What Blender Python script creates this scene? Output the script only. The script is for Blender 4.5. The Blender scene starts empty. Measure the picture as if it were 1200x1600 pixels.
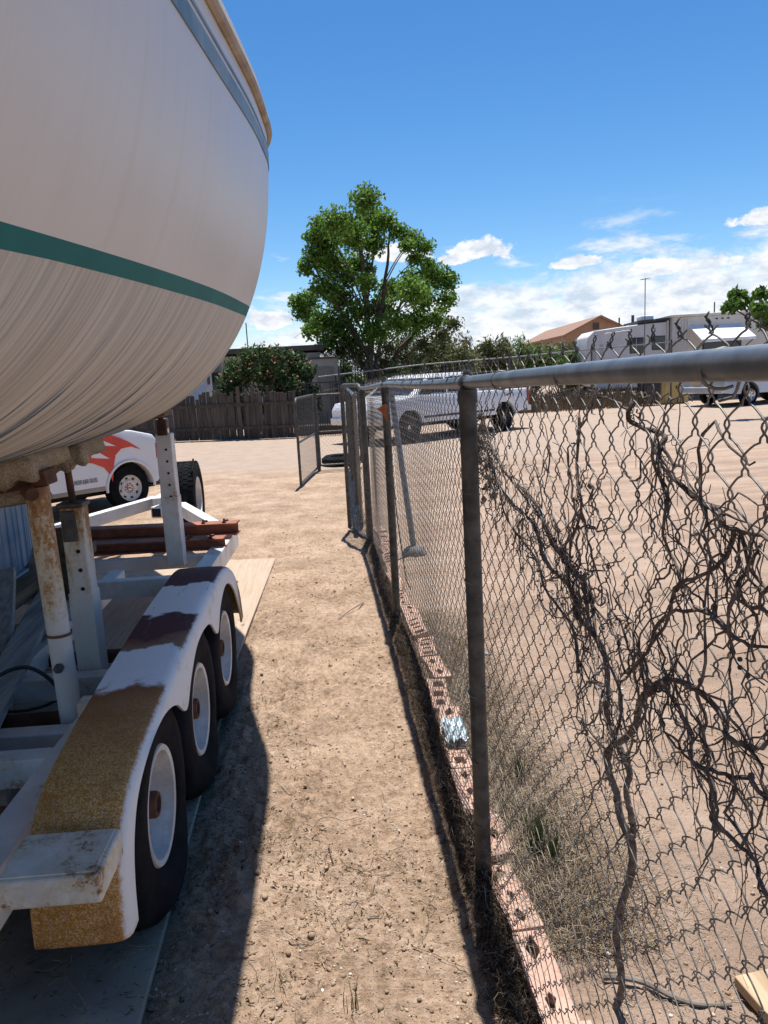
import bpy, bmesh, math, random
import numpy as np
from mathutils import Vector, Matrix, Euler
random.seed(7); rng = np.random.default_rng(7)
S = bpy.context.scene
COL = S.collection
R = math.radians

# ---------------------------------------------------------------- camera
p, y, r = R(10.2), R(4.3), R(3.0)
fw = Vector((math.sin(y)*math.cos(p), math.cos(y)*math.cos(p), -math.sin(p)))
rt = Vector((math.cos(y), -math.sin(y), 0)); up = rt.cross(fw)
rt2 = rt*math.cos(r) - up*math.sin(r); up2 = up*math.cos(r) + rt*math.sin(r)
cam = bpy.data.cameras.new('camera'); camo = bpy.data.objects.new('camera', cam); COL.objects.link(camo)
m3 = Matrix((rt2, up2, -fw)).transposed()
camo.matrix_world = Matrix.Translation((0, 0, 1.5)) @ m3.to_4x4()
cam.sensor_width = 36; cam.lens = 27.0; cam.clip_start = .02; cam.clip_end = 12000
S.camera = camo

# ---------------------------------------------------------------- sky, sun, exposure
SUN = Vector((.09, .45, 1.46)).normalized()
w = bpy.data.worlds.new('World'); S.world = w; w.use_nodes = True
nt = w.node_tree; nt.nodes.clear()
def wn(t, **k):
    n = nt.nodes.new(t)
    for a, b in k.items(): setattr(n, a, b)
    return n
def wm(op, a, b=None, c=None, clamp=False):
    n = wn('ShaderNodeMath', operation=op, use_clamp=clamp)
    for i, v in enumerate((a, b, c)):
        if v is None: continue
        if isinstance(v, (int, float)): n.inputs[i].default_value = v
        else: nt.links.new(v, n.inputs[i])
    return n.outputs[0]
out = wn('ShaderNodeOutputWorld'); bg = wn('ShaderNodeBackground'); bg2 = wn('ShaderNodeBackground'); mx = wn('ShaderNodeMixShader')
sky = wn('ShaderNodeTexSky', sky_type='NISHITA', sun_disc=False)
sky.sun_elevation = math.asin(SUN.z); sky.sun_rotation = math.atan2(SUN.x, SUN.y)
sky.altitude = 1200; sky.air_density = 1.0; sky.dust_density = .35; sky.ozone_density = 2.6
hs = wn('ShaderNodeHueSaturation'); hs.inputs['Saturation'].default_value = 1.30
nt.links.new(sky.outputs[0], hs.inputs['Color'])
nt.links.new(hs.outputs[0], bg.inputs['Color']); bg.inputs['Strength'].default_value = .096
tc = wn('ShaderNodeTexCoord'); sx = wn('ShaderNodeSeparateXYZ'); nt.links.new(tc.outputs['Generated'], sx.inputs[0])
az = wm('MULTIPLY', wm('ARCTAN2', sx.outputs[0], sx.outputs[1]), 57.29578)
el = wm('MULTIPLY', wm('ARCSINE', sx.outputs[2]), 57.29578)
# clouds are a noise on the view direction (azimuth, elevation); flat layers low over the horizon, a few cumulus above
def cnoise(sa, se, detail, rough, off):
    cx = wn('ShaderNodeCombineXYZ')
    nt.links.new(wm('MULTIPLY', az, sa), cx.inputs[0]); nt.links.new(wm('MULTIPLY', el, se), cx.inputs[1]); cx.inputs[2].default_value = off
    n = wn('ShaderNodeTexNoise'); n.inputs['Scale'].default_value = 1; n.inputs['Detail'].default_value = detail; n.inputs['Roughness'].default_value = rough
    nt.links.new(cx.outputs[0], n.inputs['Vector']); return n.outputs[0]
n1 = cnoise(.16, .55, 8, .6, 3.1)      # layered
n2 = cnoise(.55, .75, 8, .62, 9.7)     # puffs
n3 = cnoise(.07, .75, 6, .55, 1.2)     # streaks
def sstep(v, a, b):
    n = wn('ShaderNodeMapRange', interpolation_type='SMOOTHSTEP'); nt.links.new(v, n.inputs[0])
    n.inputs[1].default_value = a; n.inputs[2].default_value = b; return n.outputs[0]
# how high the layer reaches varies along the horizon (wide slow noise + a little by azimuth)
reach = wm('ADD', wm('MULTIPLY', wm('SINE', wm('ADD', wm('MULTIPLY', az, .0785), -.85)), 2.1), 5.3)
low = sstep(wm('SUBTRACT', reach, wm('ADD', el, wm('MULTIPLY', wm('SUBTRACT', n2, .5), 7.0))), -.5, 2.6)
lay = sstep(wm('ADD', n1, wm('MULTIPLY', wm('SUBTRACT', reach, el), .04)), .44, .60)
band = sstep(el, 11.5, 7.0)
lay = wm('MULTIPLY', lay, band)
stk = wm('MULTIPLY', wm('MULTIPLY', sstep(n3, .62, .76), sstep(el, 11.0, 8.0)), .55)
dens = wm('MAXIMUM', wm('MAXIMUM', wm('MULTIPLY', low, .95), wm('MULTIPLY', lay, .88)), stk)
def cumulus(a0, e0, ra, re, seed=0):
    da = wm('DIVIDE', wm('SUBTRACT', az, a0), ra); de = wm('DIVIDE', wm('SUBTRACT', el, e0), re)
    # flat base: squeeze below
    de = wm('MULTIPLY', de, wm('ADD', 1.0, wm('MULTIPLY', wm('LESS_THAN', de, 0.0), 1.0)))
    d = wm('SQRT', wm('ADD', wm('MULTIPLY', da, da), wm('MULTIPLY', de, de)))
    v = wm('ADD', wm('SUBTRACT', 1.0, d), wm('MULTIPLY', wm('SUBTRACT', n2, .5), 2.4))
    return sstep(v, .12, .42)
for c in [(12.0, 8.0, 2.6, 1.25), (10.4, 7.6, 1.5, .6), (18.7, 6.75, 2.4, .7), (5.6, 8.1, 3.2, 1.0), (-3.2, 4.0, 2.6, 1.3), (31.5, 8.4, 3.6, .8), (52, 8, 5, 1.5), (-40, 7, 5, 1.4), (95, 9, 6, 1.6), (-110, 8, 7, 1.8), (160, 8, 7, 2), (24.5, 6.0, 6.0, .8)]:
    dens = wm('MAXIMUM', dens, cumulus(*c))
dens = wm('MULTIPLY', dens, sstep(el, -1.0, .2))
shade = cnoise(.5, 1.0, 6, .6, 22.0)
cr = wn('ShaderNodeValToRGB'); nt.links.new(shade, cr.inputs[0])
cr.color_ramp.elements[0].position = .36; cr.color_ramp.elements[0].color = (.60, .68, .80, 1)
cr.color_ramp.elements[1].position = .56; cr.color_ramp.elements[1].color = (.95, .96, .98, 1)
nt.links.new(cr.outputs[0], bg2.inputs['Color']); bg2.inputs['Strength'].default_value = .73
nt.links.new(dens, mx.inputs[0]); nt.links.new(bg.outputs[0], mx.inputs[1]); nt.links.new(bg2.outputs[0], mx.inputs[2]); nt.links.new(mx.outputs[0], out.inputs[0])
sun = bpy.data.lights.new('sun', 'SUN'); sun.energy = 5.0; sun.angle = R(.53); sun.color = (1, .965, .905)
suno = bpy.data.objects.new('sun', sun); COL.objects.link(suno); suno.rotation_euler = SUN.to_track_quat('Z', 'Y').to_euler(); suno.location = (3, 15, 48)
S.view_settings.view_transform = 'Standard'; S.view_settings.look = 'None'; S.view_settings.exposure = 0.56; S.view_settings.gamma = 1
S.view_settings.use_curve_mapping = False
S.render.engine = 'CYCLES'; S.cycles.max_bounces = 6; S.cycles.transparent_max_bounces = 8

# ---------------------------------------------------------------- node helper
class N:
    def __init__(s, name):
        s.m = bpy.data.materials.new(name); s.m.use_nodes = True; s.t = s.m.node_tree
        s.b = s.t.nodes['Principled BSDF']; s.o = s.t.nodes['Material Output']; s.tc = s.t.nodes.new('ShaderNodeTexCoord')
    def node(s, t, **k):
        n = s.t.nodes.new(t)
        for a, b in k.items(): setattr(n, a, b)
        return n
    def lk(s, a, b): s.t.links.new(a, b)
    def co(s, kind='Object', scale=(1, 1, 1), loc=(0, 0, 0)):
        mp = s.node('ShaderNodeMapping'); mp.inputs['Scale'].default_value = scale; mp.inputs['Location'].default_value = loc
        s.lk(s.tc.outputs[kind], mp.inputs[0]); return mp.outputs[0]
    def noise(s, scale, detail=5, rough=.55, vec=None, kind='Object'):
        n = s.node('ShaderNodeTexNoise'); n.inputs['Scale'].default_value = scale; n.inputs['Detail'].default_value = detail; n.inputs['Roughness'].default_value = rough
        s.lk(vec if vec is not None else s.tc.outputs[kind], n.inputs['Vector']); return n.outputs[0]
    def vor(s, scale, vec=None, feat='F1'):
        n = s.node('ShaderNodeTexVoronoi', feature=feat); n.inputs['Scale'].default_value = scale
        s.lk(vec if vec is not None else s.tc.outputs['Object'], n.inputs['Vector']); return n
    def ramp(s, v, stops, interp='LINEAR'):
        n = s.node('ShaderNodeValToRGB'); e = n.color_ramp; e.interpolation = interp
        while len(e.elements) < len(stops): e.elements.new(1)
        for el_, (pos, c) in zip(e.elements, stops):
            el_.position = pos; el_.color = (c, c, c, 1) if isinstance(c, (int, float)) else (*c, 1)
        s.lk(v, n.inputs[0]); return n.outputs[0]
    def mix(s, f, a, b, mode='MIX'):
        n = s.node('ShaderNodeMix', data_type='RGBA', blend_type=mode)
        for i, v in ((0, f), (6, a), (7, b)):
            if isinstance(v, (int, float)): n.inputs[i].default_value = v
            elif isinstance(v, tuple): n.inputs[i].default_value = (*v, 1)
            else: s.lk(v, n.inputs[i])
        return n.outputs[2]
    def math(s, op, a, b=0.0, clamp=False):
        n = s.node('ShaderNodeMath', operation=op, use_clamp=clamp)
        for i, v in enumerate((a, b)):
            if isinstance(v, (int, float)): n.inputs[i].default_value = v
            else: s.lk(v, n.inputs[i])
        return n.outputs[0]
    def xyz(s, kind='Object'):
        n = s.node('ShaderNodeSeparateXYZ'); s.lk(s.tc.outputs[kind], n.inputs[0]); return n.outputs
    def bump(s, h, strength=.3, dist=.01):
        n = s.node('ShaderNodeBump'); n.inputs['Strength'].default_value = strength; n.inputs['Distance'].default_value = dist
        s.lk(h, n.inputs['Height']); s.lk(n.outputs[0], s.b.inputs['Normal'])
    def done(s, col, rough=.6, metal=0., spec=None):
        for k, v in (('Base Color', col), ('Roughness', rough), ('Metallic', metal)):
            i = s.b.inputs[k]
            if isinstance(v, tuple): i.default_value = (*v, 1)
            elif isinstance(v, (int, float)): i.default_value = v
            else: s.lk(v, i)
        if spec is not None: s.b.inputs['Specular IOR Level'].default_value = spec
        return s.m

def varied(name, c1, c2, scale=8, rough=.7, metal=0., bump=0., bscale=60, spec=None, lo=.35, hi=.65, rnd=0.):
    n = N(name); f = n.noise(scale, 6, .6); c = n.ramp(f, [(lo, c1), (hi, c2)])
    if rnd:
        oi = n.node('ShaderNodeObjectInfo'); v = n.math('MULTIPLY_ADD', oi.outputs['Random'], 2*rnd); v.node.inputs[2].default_value = 1-rnd
        hv = n.node('ShaderNodeHueSaturation'); n.lk(v, hv.inputs['Value']); n.lk(c, hv.inputs['Color']); c = hv.outputs[0]
    if bump: n.bump(n.noise(bscale, 5, .6), bump, .004)
    return n.done(c, rough, metal, spec)

def rusty(name, paint, rust_lo=.56, rust_hi=.62, scale=7, rust=((.16, .055, .02), (.32, .16, .05)), rough=.5, dirt=.25):
    n = N(name)
    a = n.noise(scale, 9, .68); b = n.noise(scale*9, 6, .7)
    k = n.math('ADD', n.math('MULTIPLY', a, .7), n.math('MULTIPLY', b, .3))
    f = n.ramp(k, [(rust_lo, 0.), (rust_hi, 1.)])
    rc = n.ramp(n.noise(scale*5, 5, .6), [(.35, rust[0]), (.65, rust[1])])
    d = n.ramp(n.noise(scale*.6, 8, .65), [(.4, tuple(x*(1-dirt) for x in paint)), (.62, paint)])
    halo = n.ramp(k, [(rust_lo-.09, 0.), (rust_lo, .45)])
    d = n.mix(halo, d, (paint[0]*.72, paint[1]*.56, paint[2]*.36))
    n.bump(k, .25, .004)
    return n.done(n.mix(f, d, rc), n.ramp(f, [(0, rough), (1, .85)]))

# ---------------------------------------------------------------- mesh helper
class MB:
    def __init__(s): s.v = []; s.f = []
    def add(s, vs, fs):
        o = len(s.v); s.v += [tuple(q) for q in vs]; s.f += [tuple(i+o for i in f) for f in fs]; return s
    def box(s, c, d, rot=None):
        hx, hy, hz = d[0]/2, d[1]/2, d[2]/2
        vs = [Vector((sx*hx, sy*hy, sz*hz)) for sz in (-1, 1) for sx, sy in ((-1, -1), (1, -1), (1, 1), (-1, 1))]
        M_ = Euler(rot).to_matrix() if rot is not None and not isinstance(rot, Matrix) else rot
        if M_ is not None: vs = [M_ @ q for q in vs]
        return s.add([q+Vector(c) for q in vs], [(3, 2, 1, 0), (4, 5, 6, 7), (0, 1, 5, 4), (1, 2, 6, 5), (2, 3, 7, 6), (3, 0, 4, 7)])
    def bar(s, a, b, w_, h_, upv=(0, 0, 1), w2=None, h2=None):
        a, b = Vector(a), Vector(b); t = (b-a).normalized(); u = Vector(upv)
        if abs(t.dot(u)) > .98: u = Vector((0, 1, 0))
        sd = t.cross(u).normalized(); u = sd.cross(t)
        w2 = w2 or w_; h2 = h2 or h_; vs = []
        for q, W, H in ((a, w_, h_), (b, w2, h2)):
            vs += [q-sd*W/2-u*H/2, q+sd*W/2-u*H/2, q+sd*W/2+u*H/2, q-sd*W/2+u*H/2]
        return s.add(vs, [(0, 1, 2, 3), (7, 6, 5, 4), (1, 0, 4, 5), (2, 1, 5, 6), (3, 2, 6, 7), (0, 3, 7, 4)])
    def tube(s, pts, rad, n=8, cap=True):
        pts = [Vector(q) for q in pts]; k = len(pts); rr = rad if hasattr(rad, '__len__') else [rad]*k
        vs = []; u = None
        for i, q in enumerate(pts):
            t = (pts[min(i+1, k-1)]-pts[max(i-1, 0)]).normalized()
            if u is None:
                u = t.orthogonal().normalized()
            u = (u-t*u.dot(t)).normalized(); v = t.cross(u)
            vs += [q+(u*math.cos(2*math.pi*j/n)+v*math.sin(2*math.pi*j/n))*rr[i] for j in range(n)]
        fs = [(i*n+j, i*n+(j+1) % n, (i+1)*n+(j+1) % n, (i+1)*n+j) for i in range(k-1) for j in range(n)]
        if cap: fs += [tuple(range(n-1, -1, -1)), tuple(range((k-1)*n, k*n))]
        return s.add(vs, fs)
    def lathe(s, prof, c, axis='X', n=32, closed=False):
        vs = []
        for a_, r_ in prof:
            for j in range(n):
                t = 2*math.pi*j/n; q = (a_, r_*math.cos(t), r_*math.sin(t))
                if axis == 'Z': q = (q[1], q[2], q[0])
                if axis == 'Y': q = (q[1], q[0], q[2])
                vs.append((q[0]+c[0], q[1]+c[1], q[2]+c[2]))
        k = len(prof); K = k if closed else k-1
        fs = [(i*n+j, i*n+(j+1) % n, ((i+1) % k)*n+(j+1) % n, ((i+1) % k)*n+j) for i in range(K) for j in range(n)]
        return s.add(vs, fs)
    def prism(s, poly, d0, d1, plane='XZ', in0=0., in1=0.):
        n = len(poly); cx = sum(q[0] for q in poly)/n; cz = sum(q[1] for q in poly)/n
        vs = []
        for d in (d0, d1):
            for a, b in poly:
                vs.append((a, d, b) if plane == 'XZ' else ((d, a, b) if plane == 'YZ' else (a, b, d)))
        fs = [tuple(range(n)), tuple(range(2*n-1, n-1, -1))] + [(i, (i+1) % n+0, (i+1) % n+n, i+n)[::-1] for i in range(n)]
        return s.add(vs, fs)
    def build(s, name, mat, parent=None, smooth=False, bevel=0., seg=2, angle=40):
        me = bpy.data.meshes.new(name); me.from_pydata(s.v, [], s.f); me.update()
        return link(name, me, mat, parent, smooth, bevel, seg, angle)
def fixnormals(me):
    bm = bmesh.new(); bm.from_mesh(me); bmesh.ops.recalc_face_normals(bm, faces=bm.faces); bm.to_mesh(me); bm.free()
def link(name, me, mat, parent=None, smooth=False, bevel=0., seg=2, angle=40, fix=True):
    if fix and len(me.polygons) < 60000: fixnormals(me)
    o = bpy.data.objects.new(name, me); COL.objects.link(o)
    if mat: me.materials.append(mat)
    if parent: o.parent = parent
    if smooth or bevel:
        me.polygons.foreach_set('use_smooth', [True]*len(me.polygons))
        if smooth != 'all': me.set_sharp_from_angle(angle=R(angle))
    if bevel:
        b = o.modifiers.new('bevel', 'BEVEL'); b.width = bevel; b.segments = seg; b.limit_method = 'ANGLE'; b.angle_limit = R(35); b.harden_normals = True
    return o
def arr_mesh(name, V, F, mat, parent=None, smooth=False):
    me = bpy.data.meshes.new(name); V = np.asarray(V, np.float32); F = np.asarray(F, np.int32); k = F.shape[1]
    me.vertices.add(len(V)); me.vertices.foreach_set('co', V.ravel())
    me.loops.add(F.size); me.loops.foreach_set('vertex_index', F.ravel())
    me.polygons.add(len(F)); me.polygons.foreach_set('loop_start', np.arange(0, F.size, k, dtype=np.int32))
    me.update(calc_edges=True)
    if smooth: me.polygons.foreach_set('use_smooth', np.ones(len(F), bool))
    o = bpy.data.objects.new(name, me); COL.objects.link(o); me.materials.append(mat)
    if parent: o.parent = parent
    return o
def tubes(P, rad, n=4):
    P = np.asarray(P, float); m, k, _ = P.shape
    T = np.empty_like(P); T[:, 1:-1] = P[:, 2:]-P[:, :-2]; T[:, 0] = P[:, 1]-P[:, 0]; T[:, -1] = P[:, -1]-P[:, -2]
    T /= np.linalg.norm(T, axis=2, keepdims=True)+1e-9
    A = np.zeros_like(T); A[..., 0] = 1; A[np.abs(T[..., 0]) > .9] = (0, 1, 0)
    U = np.cross(T, A); U /= np.linalg.norm(U, axis=2, keepdims=True)+1e-9; W = np.cross(T, U)
    rad = np.broadcast_to(np.asarray(rad, float), (m, k))
    an = 2*np.pi*np.arange(n)/n
    V = P[:, :, None, :]+rad[:, :, None, None]*(U[:, :, None, :]*np.cos(an)[:, None]+W[:, :, None, :]*np.sin(an)[:, None])
    idx = np.arange(m*k*n).reshape(m, k, n); nx = np.roll(idx, -1, 2)
    F = np.stack([idx[:, :-1], nx[:, :-1], nx[:, 1:], idx[:, 1:]], -1).reshape(-1, 4)
    return V.reshape(-1, 3), F
def cat(*VF):
    Vs, Fs, o = [], [], 0
    for V, F in VF:
        Vs.append(np.asarray(V)); Fs.append(np.asarray(F)+o); o += len(V)
    return np.concatenate(Vs), np.concatenate(Fs)
def thing(name, label, cat_, loc=(0, 0, 0), rz=0., group=None):
    o = bpy.data.objects.new(name, None); COL.objects.link(o); o.location = loc; o.rotation_euler = (0, 0, rz); o.empty_display_size = .2
    return tag(o, label, cat_, group)
def tag(o, label=None, cat_=None, group=None, kind=None):
    for k, v in (('label', label), ('category', cat_), ('group', group), ('kind', kind)):
        if v: o[k] = v
    return o
def copy_tree(o, parent=None):
    c = o.copy(); COL.objects.link(c)
    if parent: c.parent = parent
    for ch in list(o.children): copy_tree(ch, c)
    return c
def hash2(i, j, s):
    h = (i.astype(np.int64)*374761393+j.astype(np.int64)*668265263+s*974634211) & 0xffffffff
    h = ((h ^ (h >> 13))*1274126177) & 0xffffffff
    return ((h ^ (h >> 16)) & 0xffff)/65535.
def vn(x, y_, s=0):
    i, j = np.floor(x), np.floor(y_); fx, fy = x-i, y_-j; fx = fx*fx*(3-2*fx); fy = fy*fy*(3-2*fy)
    a, b, c, d = hash2(i, j, s), hash2(i+1, j, s), hash2(i, j+1, s), hash2(i+1, j+1, s)
    return (a*(1-fx)+b*fx)*(1-fy)+(c*(1-fx)+d*fx)*fy-.5
def spl(xs, vs):
    xs = np.array(xs, float); vs = np.array(vs, float); m_ = np.gradient(vs, xs)
    def f(q):
        q = np.clip(np.asarray(q, float), xs[0], xs[-1]); i = np.clip(np.searchsorted(xs, q)-1, 0, len(xs)-2); h = xs[i+1]-xs[i]; t = (q-xs[i])/h
        return (2*t**3-3*t**2+1)*vs[i]+(t**3-2*t**2+t)*h*m_[i]+(-2*t**3+3*t**2)*vs[i+1]+(t**3-t**2)*h*m_[i+1]
    return f

# ---------------------------------------------------------------- materials
def m_ground():
    n = N('dry_dirt'); X, Y, Z = n.xyz()
    big = n.noise(.55, 6, .6); med = n.noise(3.2, 8, .66); fine = n.noise(38, 8, .72); grit = n.noise(150, 4, .7)
    lot = n.ramp(n.math('ADD', n.math('MULTIPLY', med, .55), n.math('MULTIPLY', big, .45)), [(.36, (.34, .235, .168)), (.5, (.42, .30, .222)), (.66, (.49, .365, .28))])
    path = n.ramp(n.math('ADD', n.math('MULTIPLY', med, .42), n.math('MULTIPLY', fine, .58)), [(.37, (.195, .128, .083)), (.46, (.385, .264, .180)), (.58, (.55, .40, .288))])
    trk = n.noise(1.1, 6, .62, n.co(scale=(.35, 2.4, 1))); lot = n.mix(n.ramp(trk, [(.40, .55), (.52, 0.)]), lot, (.27, .19, .14)); lot = n.mix(n.ramp(trk, [(.56, 0.), (.68, .5)]), lot, (.55, .43, .34))
    far = n.ramp(med, [(.3, (.36, .27, .205)), (.7, (.44, .34, .268))])
    dk = n.ramp(n.math('ADD', n.math('MULTIPLY', n.noise(1.5, 7, .7), .6), n.math('MULTIPLY', n.noise(9, 6, .7), .4)), [(.47, 0.), (.60, .62)]); path = n.mix(dk, path, n.ramp(fine, [(.35, (.14, .096, .062)), (.62, (.34, .24, .158))]))
    wob = n.math('MULTIPLY', n.math('SUBTRACT', n.noise(2.1, 6, .6), .5), .9)
    k = n.node('ShaderNodeMapRange', interpolation_type='SMOOTHSTEP'); n.lk(n.math('ADD', X, n.math('MULTIPLY', wob, .3)), k.inputs[0]); k.inputs[1].default_value = .42; k.inputs[2].default_value = .56
    k2 = n.node('ShaderNodeMapRange', interpolation_type='SMOOTHSTEP'); n.lk(n.math('ADD', Y, n.math('MULTIPLY', wob, 2.2)), k2.inputs[0]); k2.inputs[1].default_value = 11.8; k2.inputs[2].default_value = 13.6
    c = n.mix(k.outputs[0], path, lot); c = n.mix(k2.outputs[0], c, far)
    # leaf litter and damp humus lying along the foot of the fence
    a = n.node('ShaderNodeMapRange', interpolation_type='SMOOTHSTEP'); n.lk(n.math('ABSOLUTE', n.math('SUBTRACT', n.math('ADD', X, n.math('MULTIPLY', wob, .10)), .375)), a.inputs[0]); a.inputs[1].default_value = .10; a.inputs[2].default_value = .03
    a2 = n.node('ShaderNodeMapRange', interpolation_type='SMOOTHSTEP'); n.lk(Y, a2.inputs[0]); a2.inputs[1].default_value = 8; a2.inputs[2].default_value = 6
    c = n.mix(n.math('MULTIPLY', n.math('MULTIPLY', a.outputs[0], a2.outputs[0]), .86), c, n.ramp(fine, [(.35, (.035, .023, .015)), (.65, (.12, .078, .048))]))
    # small stones and crumbs of their own colour
    vo = n.vor(95); pe = n.ramp(vo.outputs['Distance'], [(.10, 1.), (.19, 0.)]); ran = n.ramp(n.noise(23, 2), [(.52, 0.), (.58, 1.)])
    c = n.mix(n.math('MULTIPLY', n.math('MULTIPLY', pe, ran), .4), c, n.ramp(vo.outputs['Color'], [(.3, (.10, .07, .05)), (.7, (.52, .42, .32))]))
    c = n.mix(n.ramp(grit, [(.33, .55), (.44, 0.)]), c, (.15, .105, .068))
    c = n.mix(n.ramp(grit, [(.58, 0.), (.72, .35)]), c, (.55, .42, .30))
    h = n.math('ADD', n.math('MULTIPLY', fine, .6), n.math('ADD', n.math('MULTIPLY', grit, .25), n.math('MULTIPLY', pe, .1)))
    n.bump(h, .95, .03)
    return n.done(c, .95, 0, .15)
MG = m_ground()
WHITE = varied('worn_white_paint', (.64, .63, .60), (.82, .81, .79), 5, .45, bump=.05)
RUSTW = rusty('white_paint_with_rust', (.78, .77, .73), .59, .65, 6)
RUSTW2 = rusty('heavily_rusted_white_paint', (.74, .69, .59), .54, .61, 14, ((.11, .045, .02), (.36, .20, .07)))
RUST = varied('rusty_steel', (.045, .018, .011), (.15, .062, .032), 9, .85, bump=.3, bscale=90)
BEAMR = varied('red_brown_rusty_beam', (.17, .052, .028), (.36, .13, .07), 6, .75, bump=.2, bscale=80)
GALV = varied('weathered_galvanised_pipe', (.13, .145, .16), (.25, .27, .29), 14, .42, .75, bump=.06, bscale=50)
GALVD = varied('dull_grey_post_steel', (.045, .044, .042), (.115, .11, .10), 22, .6, .45, bump=.12, bscale=90)
WIRE = varied('dark_weathered_wire', (.085, .078, .07), (.24, .23, .215), 30, .5, .35)
TYRE = varied('aged_tyre_rubber', (.004, .0045, .006), (.013, .014, .017), 9, .9, bump=.15, bscale=60, spec=.12)
RIM = rusty('dusty_white_wheel_paint', (.70, .69, .67), .60, .68, 16, ((.10, .05, .03), (.24, .15, .09)), .45, .3)
BLACK = varied('black_plastic', (.012, .012, .013), (.03, .03, .032), 8, .5)
DARK = varied('dark_void', (.006, .006, .006), (.012, .012, .012), 5, .9)
CARPET = N('bunk_carpet'); _f = CARPET.noise(160, 4, .7); CARPET.bump(_f, .9, .012)
CARPET = CARPET.done(CARPET.mix(CARPET.ramp(CARPET.noise(9, 6, .65), [(.36, 0.), (.66, 1.)]), CARPET.ramp(_f, [(.35, (.20, .150, .095)), (.65, (.50, .39, .27))]), CARPET.ramp(_f, [(.35, (.36, .29, .20)), (.65, (.68, .57, .42))])), .97, 0, .05)
def m_ply():
    n = N('weathered_plywood'); g = n.noise(3, 8, .6, n.co(scale=(14, 1, 6))); s = n.noise(1.6, 7, .6)
    c = n.mix(n.ramp(s, [(.4, 0.), (.62, .7)]), n.ramp(g, [(.35, (.36, .265, .19)), (.65, (.47, .36, .27))]), (.40, .33, .26))
    n.bump(g, .15, .003); return n.done(c, .85, 0, .2)
PLY = m_ply()
def m_wood(name, a, b, along='y', bump=.4):
    n = N(name); sc = (30, 1.6, 30) if along == 'y' else ((1.6, 30, 30) if along == 'x' else (30, 30, 1.6))
    oi = n.node('ShaderNodeObjectInfo'); v = n.node('ShaderNodeVectorMath', operation='ADD'); cx = n.node('ShaderNodeCombineXYZ')
    for i in range(3): n.lk(n.math('MULTIPLY', oi.outputs['Random'], 37.), cx.inputs[i])
    n.lk(n.co(scale=sc), v.inputs[0]); n.lk(cx.outputs[0], v.inputs[1])
    g = n.noise(1.2, 8, .65, v.outputs[0]); c = n.ramp(g, [(.34, a), (.66, b)])
    hv = n.node('ShaderNodeHueSaturation'); q = n.math('MULTIPLY_ADD', oi.outputs['Random'], .6); q.node.inputs[2].default_value = .7; n.lk(q, hv.inputs['Value']); n.lk(c, hv.inputs['Color'])
    n.bump(g, bump, .006); return n.done(hv.outputs[0], .9, 0, .15)
WOODG = m_wood('grey_weathered_board', (.28, .265, .24), (.60, .575, .53))
WOODB = m_wood('brown_old_timber', (.10, .07, .045), (.22, .16, .105))
WOODF = m_wood('silver_brown_fence_slat', (.040, .032, .027), (.115, .095, .080), 'z')
WOODP = m_wood('pale_plank', (.30, .21, .13), (.50, .37, .24))

# ---------------------------------------------------------------- ground: one sheet, dense near the path, out to the horizon
def ax(fine0, fine1, step, grow, end):
    a = list(np.arange(fine0, fine1, step)); s = step
    while a[-1] < end: s *= grow; a.append(a[-1]+s)
    return a
gx = ax(.3, 1.35, .0085, 1.06, 3000); gl = [2*.3-q for q in ax(.3, 1.2, .010, 1.07, 3000)][1:]
GX = np.array(sorted(gl+gx)); GY = [1.0]; st = .0085
while GY[-1] < 9: GY.append(GY[-1]+max(.0085, .0055*GY[-1]))
st = GY[-1]-GY[-2]
while GY[-1] < 4500: st *= 1.07; GY.append(GY[-1]+st)
gb = [1.0]; st = .0085
while gb[-1] > -400: st *= 1.12; gb.append(gb[-1]-st)
GY = np.array(sorted(gb[1:]+GY))
def gheight(X, Y):
    near = np.clip((14-Y)/10, 0, 1)*np.clip((Y+1)/1.5, 0, 1)*np.clip((4-np.abs(X))/2, 0, 1)
    h = .020*vn(X*2.3, Y*2.3, 1)+.014*vn(X*6, Y*6, 2)
    clod = vn(X*17, Y*17, 3)*.016+vn(X*34, Y*34, 4)*.018+np.maximum(vn(X*55, Y*55, 5)-.05, 0)*.028
    lot = np.clip((X-.5)/.25, 0, 1)
    h = h*near+clod*near*(1-.55*lot)*(.45+1.1*np.clip(vn(X*1.7, Y*1.7, 6)+.5, 0, 1))
    h += .03*np.exp(-((X-.36)/.07)**2)*near*(Y < 8)*(.6+vn(X*9, Y*9, 9))
    # wheel tracks crossing the lot, far field swells
    h += .02*vn(X*.35, Y*.9, 7)*np.clip((Y-6)/6, 0, 1)*np.clip((60-Y)/30, 0, 1)
    flat = np.clip((-.47-X)/.06, 0, 1)*np.clip((6.7-Y)/.15, 0, 1)*np.clip((Y-1.46)/.05, 0, 1)      # boards lie here
    h = h*(1-flat)-.02*flat
    return h
XX, YY = np.meshgrid(GX, GY); ZZ = gheight(XX, YY)
ny, nx_ = XX.shape; ii = np.arange(ny*nx_).reshape(ny, nx_)
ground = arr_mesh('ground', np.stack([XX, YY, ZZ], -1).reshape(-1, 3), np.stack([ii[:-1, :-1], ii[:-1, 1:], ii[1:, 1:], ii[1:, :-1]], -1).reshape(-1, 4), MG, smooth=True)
tag(ground, kind='structure')

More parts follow.
